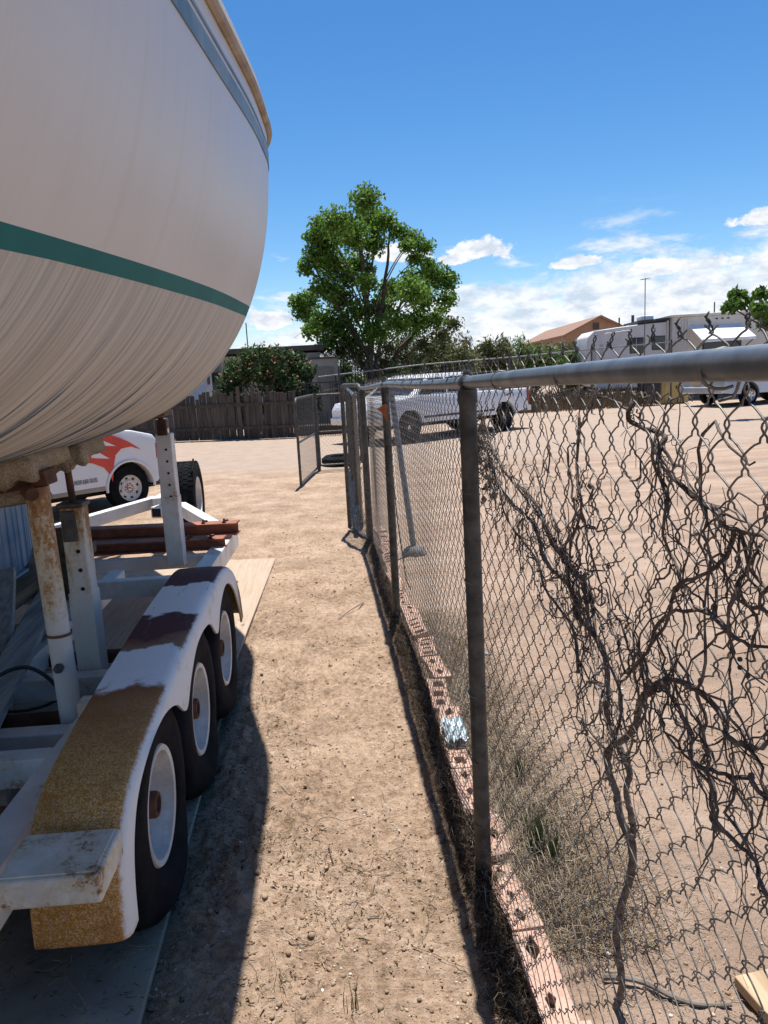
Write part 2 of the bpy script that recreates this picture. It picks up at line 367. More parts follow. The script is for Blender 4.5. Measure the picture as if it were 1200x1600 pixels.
# far hills: a low ridge well beyond the lots
hm = varied('far_desert_ridge', (.13, .14, .15), (.17, .17, .175), .004, .95)
V = []; az_ = np.linspace(-75, 75, 240)
for a in az_:
    hh = 62+26*math.sin(a*.21+1)+22*math.sin(a*.077+.4)+10*math.sin(a*.83)+ (14*math.sin(a*.37+2))
    for f_, d in ((0., 3000), (.55, 3250), (.9, 3500), (1., 3650), (.5, 4200), (0, 4400)):
        V.append((d*math.sin(R(a)), d*math.cos(R(a)), -3+max(hh, 20)*f_+(8*math.sin(a*2.1+d) if 0 < f_ < 1 else 0)))
k = 6; F = [(i*k+j, (i+1)*k+j, (i+1)*k+j+1, i*k+j+1) for i in range(len(az_)-1) for j in range(k-1)]
tag(arr_mesh('hills', V, F, hm, smooth=True), kind='structure')

# ---------------------------------------------------------------- sailboat on its trailer
XC = -1.75; DB = -.007; PP, QQ = 3.349, 2.36
_hb = spl([-2.2, -1, 0, 1, 2, 2.6, 3.1, 3.6, 4.25, 5, 6, 7, 7.7], np.array([.95, 1.2, 1.36, 1.47, 1.56, 1.595, 1.606, 1.602, 1.482, 1.42, .95, .45, .04])+DB)
_zg = spl([-2.2, 0, 2.2, 3.2, 5, 7.7], [2.28, 2.33, 2.42, 2.53, 2.66, 2.85])
_zk = spl([-2.2, -1, 0, 1, 2.5, 4, 5.5, 6.7, 7.3, 7.7], [1.75, 1.55, 1.4, 1.3, 1.247, 1.244, 1.38, 1.6, 1.95, 2.6])
def hx(Y, z):
    d = np.clip((_zg(Y)-z)/(_zg(Y)-_zk(Y)), 0, 1); return _hb(Y)*(1-d**QQ)**(1/PP)
zst = lambda Y: 1.687+.038*np.asarray(Y, float)
zsb = lambda Y: np.maximum(zst(Y)-np.interp(Y, [-2, .5, 1.3, 2, 3, 7], [.045, .037, .031, .036, .040, .05]), _zk(Y)+.01)
boat = thing('sailboat', 'large white sailboat with green boot stripe and streaked worn bottom, sitting on the trailer', 'sailboat', (XC, 2.5, 0))
BO = np.array([XC, 2.5, 0])
def hull_patch(name, mat, lo, hi, ns, proud=0., ys=None, pw=1.0, close=False):
    Ys = np.linspace(-2.2, 7.7, 150) if ys is None else ys
    VV = []
    for sgn in (1, -1):
        t = np.linspace(0, 1, ns)**pw
        Z = lo(Ys)[:, None]*(1-t)+hi(Ys)[:, None]*t
        Xh = hx(Ys[:, None], Z)+proud
        VV.append(np.stack([sgn*Xh, np.broadcast_to(Ys[:, None]-2.5, Z.shape), Z], -1))
    k = ns; m_ = len(Ys); Vs, Fs, UV = [], [], []
    for q, A in enumerate(VV):
        idx = np.arange(m_*k).reshape(m_, k)+q*m_*k
        Vs.append(A.reshape(-1, 3)); f = np.stack([idx[:-1, :-1], idx[1:, :-1], idx[1:, 1:], idx[:-1, 1:]], -1).reshape(-1, 4)
        Fs.append(f if q == 0 else f[:, ::-1])
        g = np.concatenate([np.zeros((m_, 1)), np.cumsum(np.linalg.norm(np.diff(A, axis=1), axis=2), 1)], 1); g = g[:, -1:]-g
        UV.append(np.stack([np.broadcast_to(Ys[:, None]+q*20, g.shape), g], -1).reshape(-1, 2))
    o = arr_mesh(name, np.concatenate(Vs), np.concatenate(Fs), mat, boat, True)
    uv = o.data.uv_layers.new(name='girth'); li = np.empty(len(o.data.loops), np.int32); o.data.loops.foreach_get('vertex_index', li)
    uv.data.foreach_set('uv', np.concatenate(UV)[li].ravel().astype(np.float32))
    return o
def m_gel():
    n = N('chalky_gelcoat'); s = n.noise(1.3, 6, .6, n.co(scale=(1, 1, .5))); st_ = n.noise(2, 6, .6, n.co('UV', (9, .6, 1)))
    c = n.ramp(s, [(.35, (.55, .535, .51)), (.65, (.61, .60, .58))]); c = n.mix(n.ramp(st_, [(.52, 0.), (.72, .30)]), c, (.52, .46, .38))
    scf = n.ramp(n.noise(6, 3, .5, n.co('UV', (1, 5, 1))), [(.735, 0.), (.75, .3)]); c = n.mix(scf, c, (.40, .37, .33))
    n.bump(n.noise(2.5, 3), .03, .02)
    return n.done(c, n.ramp(s, [(.3, .34), (.7, .48)]), 0, .5)
def m_bottom(name, base, blue, lo, hi, gamt):
    n = N(name); U = n.co('UV', (26, .55, 1)); U2 = n.co('UV', (70, 1.2, 1)); U3 = n.co('UV', (7, .9, 1)); U4 = n.co('UV', (1.4, 2.6, 1))
    a = n.noise(1, 7, .62, U); b = n.noise(1, 5, .6, U2); c3 = n.noise(1, 5, .6, U3); big = n.noise(1, 4, .6, U4)
    sep = n.node('ShaderNodeSeparateXYZ'); n.lk(n.tc.outputs['UV'], sep.inputs[0]); g = sep.outputs[1]
    dn = n.node('ShaderNodeMapRange'); n.lk(g, dn.inputs[0]); dn.inputs[1].default_value = 0; dn.inputs[2].default_value = gamt; dn.inputs[3].default_value = -.07; dn.inputs[4].default_value = .10
    k = n.math('ADD', n.math('ADD', n.math('MULTIPLY', a, .60), n.math('MULTIPLY', b, .30)), n.math('ADD', n.math('MULTIPLY', c3, .30), n.math('ADD', n.math('MULTIPLY', big, .30), n.math('SUBTRACT', dn.outputs[0], .26))))
    cc = n.ramp(n.noise(1, 6, .6, U3), [(.35, base[0]), (.65, base[1])])
    gl = n.ramp(n.math('ADD', n.math('MULTIPLY', b, .6), n.math('MULTIPLY', a, .4)), [(.44, 0.), (.57, .62)])
    cc = n.mix(gl, cc, base[2])
    f = n.ramp(k, [(lo, 0.), (hi, 1.)])
    spk = n.ramp(n.noise(300, 2), [(.6, 0.), (.66, .25)]); cc = n.mix(spk, cc, (.25, .24, .23))
    c = n.mix(f, cc, n.ramp(b, [(.4, blue[0]), (.62, blue[1])]))
    n.bump(n.math('ADD', a, n.math('MULTIPLY', b, .6)), .35, .004)
    return n.done(c, .9, 0, .2)
BOT = m_bottom('chalky_bottom_paint', ((.53, .495, .43), (.62, .59, .54), (.29, .295, .30)), ((.025, .06, .12), (.10, .15, .21)), .512, .578, .98)
KEELM = m_bottom('blue_keel_paint', ((.30, .37, .44), (.40, .47, .54), (.14, .24, .36)), ((.02, .075, .165), (.06, .16, .30)), .42, .56, 2.)
GREEN = N('green_boot_stripe'); _k = GREEN.noise(1, 6, .7, GREEN.co('UV', (60, 3, 1))); GREEN = GREEN.done(GREEN.mix(GREEN.ramp(_k, [(.68, 0.), (.72, .8)]), GREEN.ramp(GREEN.noise(3, 7, .65), [(.35, (.004, .115, .12)), (.65, (.010, .155, .16))]), (.6, .58, .53)), .6, 0, .2)
BLUEG = varied('faded_blue_sheer_stripe', (.10, .18, .24), (.22, .30, .35), 7, .55)
GEL = m_gel()
TAN = varied('tan_rub_rail', (.20, .15, .10), (.36, .29, .21), 8, .6)
DECK = varied('white_deck', (.66, .65, .62), (.76, .75, .72), 3, .5)
hull_patch('hull_bottom', BOT, lambda Y: _zk(Y)+.0005, zsb, 60, pw=1.9)
hull_patch('boot_stripe', GREEN, zsb, zst, 5)
hull_patch('hull_topside', GEL, zst, lambda Y: _zg(Y), 28)
YS2 = np.linspace(-2.15, 7.5, 140)
hull_patch('sheer_stripe', BLUEG, lambda Y: _zg(Y)-.165, lambda Y: _zg(Y)-.118, 4, .003, YS2)
hull_patch('pin_stripe', BLUEG, lambda Y: _zg(Y)-.103, lambda Y: _zg(Y)-.094, 2, .003, YS2)
for sgn in (1, -1):
    pts = [(sgn*(float(_hb(q))+.006), q-2.5, float(_zg(q))-.03) for q in np.linspace(-2.2, 7.65, 90)]
    MB().tube(pts, .017, 8).build('rub_rail', TAN, boat, True)
    pts = [(sgn*(float(_hb(q))-.002), q-2.5, float(_zg(q))+.004) for q in np.linspace(-2.2, 7.65, 90)]
    MB().tube(pts, .018, 8).build('hull_lip', DECK, boat, True)
    pts = [(sgn*(float(_hb(q))-.05), q-2.5, float(_zg(q))+.03) for q in np.linspace(-2.1, 7.2, 70)]
    mb = MB()
    for a, b in zip(pts[:-1], pts[1:]): mb.bar(a, b, .02, .05)
    mb.build('toe_rail', DECK, boat)
    for q in (-.7, .85, 2.56, 6.0):
        a = (sgn*(float(_hb(q))-.075), q-2.5, float(_zg(q))+.01); b = (sgn*(float(_hb(q))-.10), q-2.52, float(_zg(q))+.6)
        st_ = MB().tube([a, b], .0125, 8).build('stanchion', GALV, boat, True)
        MB().lathe([(0, .03), (.012, .03), (.03, .017), (.05, .016)], a, 'Z', 12).build('stanchion_base', GALV, st_, True)
    MB().tube([(sgn*(float(_hb(q))-.10), q-2.52, float(_zg(q))+.59) for q in (-.7, .85, 2.56)], .003, 6).build('lifeline', GALV, boat)
# deck, transom, cabin
Ys = np.linspace(-2.2, 7.7, 60); V = []; 
for q in Ys:
    for t in np.linspace(-1, 1, 9): V.append((t*float(_hb(q)), q-2.5, float(_zg(q))+.05*(1-t*t)))
F = [(i*9+j, i*9+j+1, (i+1)*9+j+1, (i+1)*9+j) for i in range(59) for j in range(8)]
arr_mesh('deck', V, F, DECK, boat, True)
zz = np.linspace(float(_zk(-2.2)), float(_zg(-2.2)), 16); hb_ = hx(np.full(16, -2.2), zz)
MB().prism([(a, b) for a, b in zip(hb_, zz)]+[(-a, b) for a, b in list(zip(hb_, zz))[::-1]], -4.70, -4.73).build('transom', GEL, boat)
cab = MB(); prof = [(-.2, 1.0, 2.36), (.5, 1.02, 2.9), (2.4, .95, 2.98), (4.2, .75, 2.9), (5.2, .5, 2.72)]
vs = []
for q, hw, zt in prof:
    zb = float(_zg(q))+.02
    vs += [(-hw, q-2.5, zb), (-hw*.86, q-2.5, zt-.05), (-hw*.7, q-2.5, zt), (hw*.7, q-2.5, zt), (hw*.86, q-2.5, zt-.05), (hw, q-2.5, zb)]
cab.add(vs, [(i*6+j, i*6+j+1, (i+1)*6+j+1, (i+1)*6+j) for i in range(4) for j in range(5)]+[(0, 1, 2, 3, 4, 5), (29, 28, 27, 26, 25, 24)])
co_ = cab.build('cabin', DECK, boat, False, .02)
for sgn in (1, -1):
    for q in (.9, 2.0, 3.1): MB().box((sgn*(.93-.05*max(q-2, 0)), q-2.5, 2.72), (.02, .6, .16), (0, sgn*-.2, 0)).build('cabin_window', BLACK, co_, False, .008)
# fin keel
nK = 28; V = []; UV = []
zs = np.linspace(1.30, .535, 22)
for z in zs:
    t = (1.30-z)/.765
    le = 4.72-.06*t-.55*max(0, t-.72)**1.5*2.0; te = 2.55+.25*t; c_ = le-te
    for j in range(nK):
        a = 2*math.pi*j/nK; u = .5*(1-math.cos(a)); th = .115*(1-.1*t)*(2.6*math.sqrt(max(u, 0))*(1-u)*.8+.12*math.sin(math.pi*u))*(1 if a < math.pi else -1)*c_/2.2
        V.append((th, le-u*c_-2.5, z+.02*vn(np.array([j*.3]), np.array([t*3]), 3)[0]))
F = [(i*nK+j, i*nK+(j+1) % nK, (i+1)*nK+(j+1) % nK, (i+1)*nK+j) for i in range(21) for j in range(nK)]
ko = arr_mesh('keel', V, F, KEELM, boat, True)
uv = ko.data.uv_layers.new(name='girth')
for lp in ko.data.loops:
    q = V[lp.vertex_index]; uv.data[lp.index].uv = (q[1]*1.0+q[0]*2.5+30, 1.3-q[2])
MB().box((0, 3.55-2.5, .53), (.16, 1.5, .02)).build('keel_shoe', KEELM, ko)
rk = MB().prism([(-1.75, 1.6), (-1.35, 1.62), (-1.4, .75), (-1.62, .72)], -.025, .025, 'YZ')
rk.v = [(a, b-2.5, c) for a, b, c in rk.v]; rk.build('rudder', KEELM, boat, False, .01).data.uv_layers.new(name='girth')

# ---------------------------------------------------------------- boat trailer
TR = (XC, 2.1, 0)
trl = thing('boat_trailer', 'rusty white triple axle boat trailer with wavy fenders standing under the sailboat', 'trailer', TR, R(-1.3))
def q_(X, Y, z): return (X-XC, Y-2.1, z)
# frame
for s in (1, -1):
    MB().bar((s*.93, -3.4, .43), (s*.93, 3.72, .335), .10, .13).build('frame_rail', RUSTW, trl, False, .006)
    MB().bar((s*.93, 3.70, .335), (s*.06, 5.62, .365), .09, .11).build('tongue_beam', WHITE, trl, False, .006)
    MB().bar((s*.42, -.6, .33), (s*.36, 2.7, .33), .09, .10).build('keel_rail', RUSTW, trl, False, .006)
for ly, z, h in ((-3.3, .42, .12), (-1.6, .42, .12), (-.55, .40, .10), (.12, .40, .09), (.36, .37, .08), (.86, .36, .09), (2.16, .40, .10), (3.0, .34, .08), (3.6, .335, .10)):
    MB().box((0, ly, z), (1.76, .075, h)).build('cross_member', RUSTW if ly < 2.5 else WHITE, trl, False, .005)
MB().bar((0, 5.4, .375), (0, 6.5, .37), .10, .11).build('tongue_tip', WHITE, trl, False, .006)
rcv = MB().bar((.09, 4.95, .36), (.22, 5.35, .36), .115, .105).build('receiver_tube', WHITE, trl, False, .005)
MB().bar((.088, 4.945, .36), (.095, 4.966, .36), .085, .075).build('tube_opening', DARK, rcv)
for s in (-1,):
    for t in (.28, .33): 
        a = Vector((s*.93, 3.70, .385)); b = Vector((s*.06, 5.62, .375)); c_ = a.lerp(b, t); d = (b-a).normalized()
        MB().bar(c_-d*.006, c_+d*.006, .102, .122).build('clamp_band', GALVD, trl)
# winch post and spare wheel on the tongue
wp = MB().bar((.14, 5.25, .40), (.17, 5.25, 1.12), .13, .10, (0, 1, 0), .075, .06).build('winch_post', WHITE, trl, False, .006)
MB().box((.17, 5.18, 1.15), (.10, .18, .10)).build('bow_stop', BLACK, wp, False, .02)
MB().bar((.35, 5.3, .62), (.40, 5.3, .80), .02, .015).build('winch_handle', BLACK, wp)

def tread_prof(Ro, w_, rin):
    h = w_/2
    return [(-h*.80, rin), (-h*.96, rin+.025), (-h, (Ro+rin)/2), (-h*.97, Ro-.035), (-h*.86, Ro-.010), (-h*.6, Ro-.002), (-h*.58, Ro-.010), (-h*.50, Ro-.010), (-h*.48, Ro), (-h*.10, Ro), (-h*.08, Ro-.010), (h*.08, Ro-.010), (h*.10, Ro), (h*.48, Ro), (h*.50, Ro-.010), (h*.58, Ro-.010), (h*.6, Ro-.002), (h*.86, Ro-.010), (h*.97, Ro-.035), (h, (Ro+rin)/2), (h*.96, rin+.025), (h*.80, rin)]
def make_wheel(parent, c, Ro=.315, w_=.215, rin=.163, side=1, flat=0., name='wheel', hub=True, spare=False):
    wo = bpy.data.objects.new(name, None); COL.objects.link(wo); wo.parent = parent; wo.location = c
    mb = MB().lathe(tread_prof(Ro, w_, rin), (0, 0, 0), 'X', 56)
    if flat:   # an under-inflated tyre: flattened and bulging where it stands
        vs = []
        for a, b, d in mb.v:
            lim = -c[2]+.016; k = max(0, min(1, (-d-.15)/.13)); rr = math.hypot(b, d); sw = max(0, min(1, (rr-rin)/(Ro-rin)))
            if d < -.1:
                a *= 1+flat*.42*k*math.sin(math.pi*min(1, sw*1.1)); b *= 1+flat*.10*k*sw
            vs.append((a, b, max(d, lim)))
        mb.v = vs
    ty = mb.build('tyre', TYRE, wo, True, angle=50)
    if spare:  # chunky tread blocks round the crown
        tb = MB()
        for j in range(44):
            t = 2*math.pi*j/44
            for a in (-.34, -.12, .12, .34): 
                tt = t+(.05 if a in (-.12, .34) else 0)
                tb.box((a*w_*1.05, (Ro-.002)*math.cos(tt), (Ro-.002)*math.sin(tt)), (w_*.19, .034, .010), Euler((tt-math.pi/2, 0, 0)).to_matrix())
        tb.build('tread_blocks', TYRE, ty)
    s = side; h = w_/2
    prof = [(s*h*.86, rin+.008), (s*h*.92, rin+.004), (s*h*.90, rin-.012), (s*h*.55, rin-.016), (s*h*-.05, rin-.024), (s*h*-.16, rin-.040), (s*h*-.10, rin-.060), (s*h*.08, .075), (s*h*.14, .055), (s*h*.12, .0)]
    rim = MB().lathe(prof, (0, 0, 0), 'X', 48).build('rim', RIM, wo, True, angle=35)
    MB().lathe([(-s*h*.85, rin+.004), (-s*h*.5, rin-.02), (-s*h*.5, .0)], (0, 0, 0), 'X', 24).build('rim_back', RIM, wo, True)
    for j in range(5):
        t = 2*math.pi*j/5+.3
        MB().lathe([(s*h*.06, .010), (s*(h*.12+.018), .010), (s*(h*.12+.020), .006), (s*(h*.12+.020), 0)], (0, .058*math.cos(t), .058*math.sin(t)), 'X', 6).build('lug_nut', RUST, rim)
    for j in range(4):
        t = 2*math.pi*j/4+.5+.3*c[1]
        MB().box((s*h*-.03, .103*math.cos(t), .103*math.sin(t)), (.03, .016, .050), Euler((t, 0, 0)).to_matrix()).build('rim_slot', DARK, rim, False, .004)
    if hub:
        MB().lathe([(s*h*.05, .040), (s*(h*.28+.050), .038), (s*(h*.28+.056), .034), (s*(h*.28+.056), .026), (s*(h*.28+.046), .024), (s*(h*.28+.046), 0)], (0, 0, 0), 'X', 24).build('hub_cap', RUST, wo, True, angle=35)
    return wo
for s in (1, -1):
    for j in range(3):
        wo = make_wheel(trl, (s*1.12, .03+.655*j, .302), side=s, flat=(1.0, .8, .5)[j])
        wo.rotation_euler = (.7*j+.2, 0, 0) if False else (0, 0, 0)
        if s == 1: wo['label'] = ('wheel nearest the camera, tyre sagging', 'middle wheel with bulging flat tyre', 'front wheel at the far end of the fender')[j]
    for j in range(3): MB().tube([(s*.3, .03+.655*j, .30), (s*1.06, .03+.655*j, .30)], .032, 10).build('axle_stub', RUST, trl, True)
spw = make_wheel(trl, (.28, 5.52, .395), .36, .215, .20, 1, 0, 'spare_wheel', False, True); spw.rotation_euler = (0, 0, R(2))
MB().bar((.05, 5.6, .42), (.32, 5.6, .47), .05, .05).build('spare_bracket', WHITE, trl)

# fenders with a scalloped skirt
PT = [(1.63, .255), (1.637, .35), (1.66, .46), (1.735, .54), (1.85, .58), (2.0, .603), (2.15, .62), (2.28, .633), (2.40, .642), (2.52, .652), (2.65, .662), (2.8, .672), (2.95, .68), (3.08, .684), (3.2, .687), (3.35, .69), (3.5, .672), (3.65, .625), (3.76, .55), (3.84, .45), (3.88, .33)]
PB = [(1.70, .255), (1.71, .35), (1.74, .44), (1.80, .51), (1.90, .553), (2.03, .575), (2.16, .572), (2.29, .535), (2.41, .465), (2.52, .53), (2.65, .588), (2.8, .600), (2.95, .575), (3.09, .49), (3.2, .565), (3.35, .610), (3.48, .595), (3.6, .54), (3.68, .47), (3.74, .39), (3.78, .31)]
tt = np.linspace(0, 20, 121); kk = np.arange(21)
tY, tZ = spl(kk, [q[0]-2.1 for q in PT])(tt), spl(kk, [q[1] for q in PT])(tt)
bY, bZ = spl(kk, [q[0]-2.1 for q in PB])(tt), spl(kk, [q[1] for q in PB])(tt)
dY, dZ = np.gradient(tY), np.gradient(tZ); L_ = np.hypot(dY, dZ); nY, nZ = dZ/L_, -dY/L_      # points inwards/down
def m_fender():
    n = N('fender_paint_patched_and_rusted'); X, Y, Z = n.xyz()
    a = n.noise(3.2, 7, .6); b = n.noise(80, 7, .75); c3 = n.noise(260, 3, .7)
    yy = n.math('ADD', Y, n.math('MULTIPLY', n.math('SUBTRACT', a, .5), .42)); t = n.math('DIVIDE', n.math('ADD', yy, .6), 2.5)
    P_ = lambda v: (v+.6)/2.5
    wht, mar, rst, gold = (.80, .79, .77), (.085, .026, .030), (.26, .11, .04), (.60, .31, .065)
    top = n.ramp(t, [(P_(-.5), gold), (P_(-.25), gold), (P_(.02), (.38, .175, .055)), (P_(.13), (.24, .095, .04)), (P_(.155), wht), (P_(.375), wht), (P_(.385), (.25, .16, .10)), (P_(.47), (.17, .07, .04)), (P_(.49), mar), (P_(.735), mar), (P_(.745), wht), (P_(1.07), wht), (P_(1.08), mar), (P_(1.55), (.13, .055, .04)), (P_(1.60), (.30, .18, .06))])
    # bare near end: speckled remains of white paint; scratches
    sp = n.ramp(n.math('ADD', n.math('MULTIPLY', b, .5), n.math('MULTIPLY', c3, .5)), [(.515, 0.), (.56, 1.)])
    near = n.ramp(t, [(P_(-.35), .45), (P_(-.12), .22), (P_(.06), .05), (P_(.09), 0.)])
    fg = n.ramp(t, [(P_(.11), 1.), (P_(.13), 0.)]); top = n.mix(n.math('MULTIPLY', n.ramp(n.math('ADD', n.math('MULTIPLY', c3, .55), n.math('MULTIPLY', b, .45)), [(.44, .75), (.53, 0.)]), fg), top, (.25, .105, .035))
    top = n.mix(n.math('MULTIPLY', sp, near), top, (.76, .69, .56))
    dk = n.ramp(b, [(.56, 0.), (.64, .8)]); ng = n.ramp(t, [(P_(.11), 1.), (P_(.13), .15)])
    top = n.mix(n.math('MULTIPLY', dk, ng), top, (.13, .05, .025))
    brn = n.ramp(n.noise(9, 6, .7), [(.52, 0.), (.64, .8)]); top = n.mix(n.math('MULTIPLY', brn, n.ramp(t, [(P_(-.1), .6), (P_(.08), .9), (P_(.12), .0)])), top, (.30, .12, .035))
    top = n.mix(n.ramp(n.noise(4, 7, .7, n.co(scale=(6, 1, 1))), [(.60, 0.), (.66, .35)]), top, (.30, .19, .12))
    # outer roll and skirt keep their white paint, with a rusty worn edge where they meet the top
    ed = n.math('ADD', n.math('ABSOLUTE', X), n.math('MULTIPLY', n.math('SUBTRACT', n.noise(60, 8, .8), .5), .026))
    sk = n.ramp(ed, [(1.215, 0.), (1.228, 1.)]) if False else None
    mr = n.node('ShaderNodeMapRange'); n.lk(ed, mr.inputs[0]); mr.inputs[1].default_value = 1.232; mr.inputs[2].default_value = 1.241
    side = n.mix(n.ramp(n.noise(7, 8, .7), [(.58, 0.), (.70, .5)]), (.80, .78, .74), (.46, .34, .20))
    side = n.mix(n.ramp(n.noise(70, 4, .7), [(.68, 0.), (.74, .7)]), side, (.14, .06, .03))
    far = n.ramp(t, [(P_(1.52), 0.), (P_(1.66), 1.)])
    c = n.mix(mr.outputs[0], top, side); c = n.mix(far, c, n.ramp(b, [(.35, (.17, .11, .035)), (.65, (.36, .25, .09))]))
    n.bump(n.math('ADD', b, n.math('MULTIPLY', c3, .5)), .22, .003)
    return n.done(c, n.ramp(b, [(.3, .62), (.7, .85)]), 0, .3)
FEND = m_fender()
for s in (1, -1):
    sec = [(1.035, .018, 0), (1.035, 0, 0), (1.08, -.002, 0), (1.15, -.002, 0), (1.212, 0, 0), (1.232, .005, 0), (1.244, .016, 0), (1.249, .030, 0)]
    V = []
    for i in range(121):
        for lx, ins, _ in sec: V.append((s*lx, tY[i]+nY[i]*ins, tZ[i]+nZ[i]*ins))
        # skirt down to scallop
        for u in (.5, 1.): 
            y0, z0 = tY[i]+nY[i]*.03, tZ[i]+nZ[i]*.03
            dz = max(0., 1); V.append((s*(1.250+.001*u), y0+(bY[i]-y0)*u, z0+(bZ[i]-z0)*u))
        V.append((s*1.243, bY[i]+nY[i]*.001, bZ[i]-.001))
    k = len(sec)+3
    F = [(i*k+j, i*k+j+1, (i+1)*k+j+1, (i+1)*k+j) for i in range(120) for j in range(k-1)]
    me = arr_mesh('fender', V, F, FEND, trl, True); fixnormals(me.data); me.data.set_sharp_from_angle(angle=R(60))
    sm = me.modifiers.new('thick', 'SOLIDIFY'); sm.thickness = .003; sm.offset = -1
    for yy in (2.2-2.1, 3.1-2.1): MB().box((s*1.02, yy, .50), (.05, .06, .22)).build('fender_bracket', RUSTW2, trl)
# step box welded to the near fender end
for s in (1, -1):
    st_ = MB().box((s*1.142, -.52, .486), (.215, .17, .066)).build('fender_step', RUSTW2, trl, False, .008)
    MB().box((s*1.140, -.518, .5205), (.195, .15, .004)).build('step_plate', RUSTW2, st_)
    MB().box((s*.95, -.66, .37), (.05, .10, .30)).build('rear_gusset', WHITE, trl, False, .006)
# uprights and their carpeted pads
def m_jack(name, zc, amt):
    n = N(name); X, Y, Z = n.xyz(); a = n.noise(11, 8, .7, n.co(scale=(1, 1, .35))); b = n.noise(75, 5, .7)
    dz = n.node('ShaderNodeMapRange'); n.lk(Z, dz.inputs[0]); dz.inputs[1].default_value = zc-.1; dz.inputs[2].default_value = zc+.45; dz.inputs[3].default_value = -.12; dz.inputs[4].default_value = amt
    k = n.math('ADD', n.math('ADD', n.math('MULTIPLY', a, .7), n.math('MULTIPLY', b, .3)), dz.outputs[0])
    c = n.ramp(k, [(.46, (.60, .58, .54)), (.54, (.52, .44, .31)), (.60, (.34, .18, .065)), (.68, (.20, .08, .035)), (.76, (.055, .028, .022))])
    n.bump(k, .3, .004); return n.done(c, .7)
RUSTJ = m_jack('rust_bleeding_down_white_pipe', .72, .13); RUSTP = m_jack('lightly_rusted_square_post', .62, .13)
def post(lx, ly, z0, z1, w_, mat, sleeve):
    po = MB().box((lx, ly, (z0+z1)/2), (w_, w_, z1-z0)).build('upright_post', mat, trl, False, .008)
    MB().box((lx, ly, (z0+sleeve)/2), (w_+.008, w_+.008, sleeve-z0)).build('post_sleeve', mat, po, False, .006)
    for k_ in range(5): MB().lathe([(0, .008), (-.002, .008), (-.002, 0)], (lx+.012, ly-w_/2-.001, z1-.10-.075*k_), 'Y', 10).build('adjusting_hole', DARK, po)
    return po
for s in (1, -1):
    po = post(s*.75, .95, .34, 1.06, .086, RUSTP if s == 1 else RUSTW, .72)
    MB().box((s*.75-.010, .95-.046, .985), (.055, .012, .12)).build('clamp_plate', GALVD, po, False, .004)
    MB().box((s*.75, .95, 1.065), (.10, .10, .02)).build('post_cap', GALVD, po, False, .006)
    MB().tube([(s*.75, .95, 1.07), (s*.745, .95, 1.2)], .014, 8).build('screw_rod', RUST, po, True)
    po = post(s*.69, 2.9, .34, 1.20, .10, RUSTW, .80)
    MB().tube([(s*.69, 2.9, 1.2), (s*.675, 2.9, 1.30)], .018, 8).build('screw_rod', RUST, po, True)
    MB().box((s*.665, 2.88, 1.315), (.14, .24, .035), (0, -s*.26, 0)).build('hull_pad', WOODB, trl, False, .006)
    MB().box((s*.69, 2.85, 1.24), (.06, .03, .10)).build('bracket', RUST, po, False, .004)
    jk = MB().tube([(s*.835, .45, .18), (s*.815, .45, 1.20)], .037, 20).build('jack_post', RUSTJ, trl, True, angle=50)
    MB().lathe([(0, .041), (.010, .041)], (s*.826, .45, .70), 'Z', 20).build('jack_band', RUST, jk, True)
    MB().tube([(s*.80, .45, 1.16), (s*.79, .45, 1.24)], .024, 12).build('jack_head', RUST, jk, True)
    MB().tube([(s*.80, .41, 1.195), (s*.83, .37, 1.185)], .022, 10).build('jack_bolt', RUST, jk, True)
    MB().lathe([(0, .016), (-.02, .016), (-.022, 0)], (s*.827, .415, .60), 'Y', 6).build('clamp_bolt', GALVD, jk)
    MB().box((s*.76, .47, 1.218), (.20, .10, .05), (0, -s*.12, 0)).build('pad_bracket', RUST, jk, False, .006)
# carpeted pads: boards wrapped in carpet with a drooping, frayed flap
def pad(cx, cy, cz, sx_, sy_, tilt, name):
    nx, ny2 = 26, 18; V = []; th = .075
    for layer in (0, 1):
        for i in range(nx):
            for j in range(ny2):
                u, v_ = i/(nx-1)*2-1, j/(ny2-1)*2-1
                edge = max(abs(u), abs(v_)); dr = max(0, edge-.86)/.14
                x_, y_ = u*sx_/2, v_*sy_/2
                z_ = (th/2 if layer == 0 else -th/2)
                if layer == 0: z_ -= dr*dr*.025
                z_ += .010*vn(np.array([i*.5]), np.array([j*.5]), 5+layer)[0]
                if layer == 1 and v_ < -.6: z_ -= .045*max(0, vn(np.array([i*.33]), np.array([2.]), 8)[0]+.25)
                V.append((x_, y_, z_))
    F = []; n0 = nx*ny2
    for i in range(nx-1):
        for j in range(ny2-1):
            a = i*ny2+j; F.append((a, a+ny2, a+ny2+1, a+1)); F.append((n0+a+1, n0+a+ny2+1, n0+a+ny2, n0+a))
    bd = [(i*ny2) for i in range(nx)]+[((nx-1)*ny2+j) for j in range(1, ny2)]+[(i*ny2+ny2-1) for i in range(nx-2, -1, -1)]+[j for j in range(ny2-2, 0, -1)]
    for a, b in zip(bd, bd[1:]+bd[:1]): F.append((a, n0+a, n0+b, b))
    M_ = Matrix.Translation((cx, cy, cz)) @ Euler(tilt).to_matrix().to_4x4()
    V = [tuple(M_ @ Vector(q)) for q in V]
    return arr_mesh(name, V, F, CARPET, trl, True)
for s in (1, -1):
    pad(s*.655, .56, 1.262, .36, .36, (R(3), R(-s*9), 0), 'carpet_pad')
    mb = MB(); q0 = Vector((s*.78, .55, 1.20))
    fl = pad(s*.725, .50, 1.19, .20, .10, (R(80), R(-s*6), R(8)), 'carpet_flap')
    fl2 = pad(s*.52, .40, 1.185, .05, .16, (R(85), 0, 0), 'carpet_flap')
    pad(s*.70, 1.02, 1.255, .26, .30, (R(3), R(-s*12), 0), 'carpet_pad')
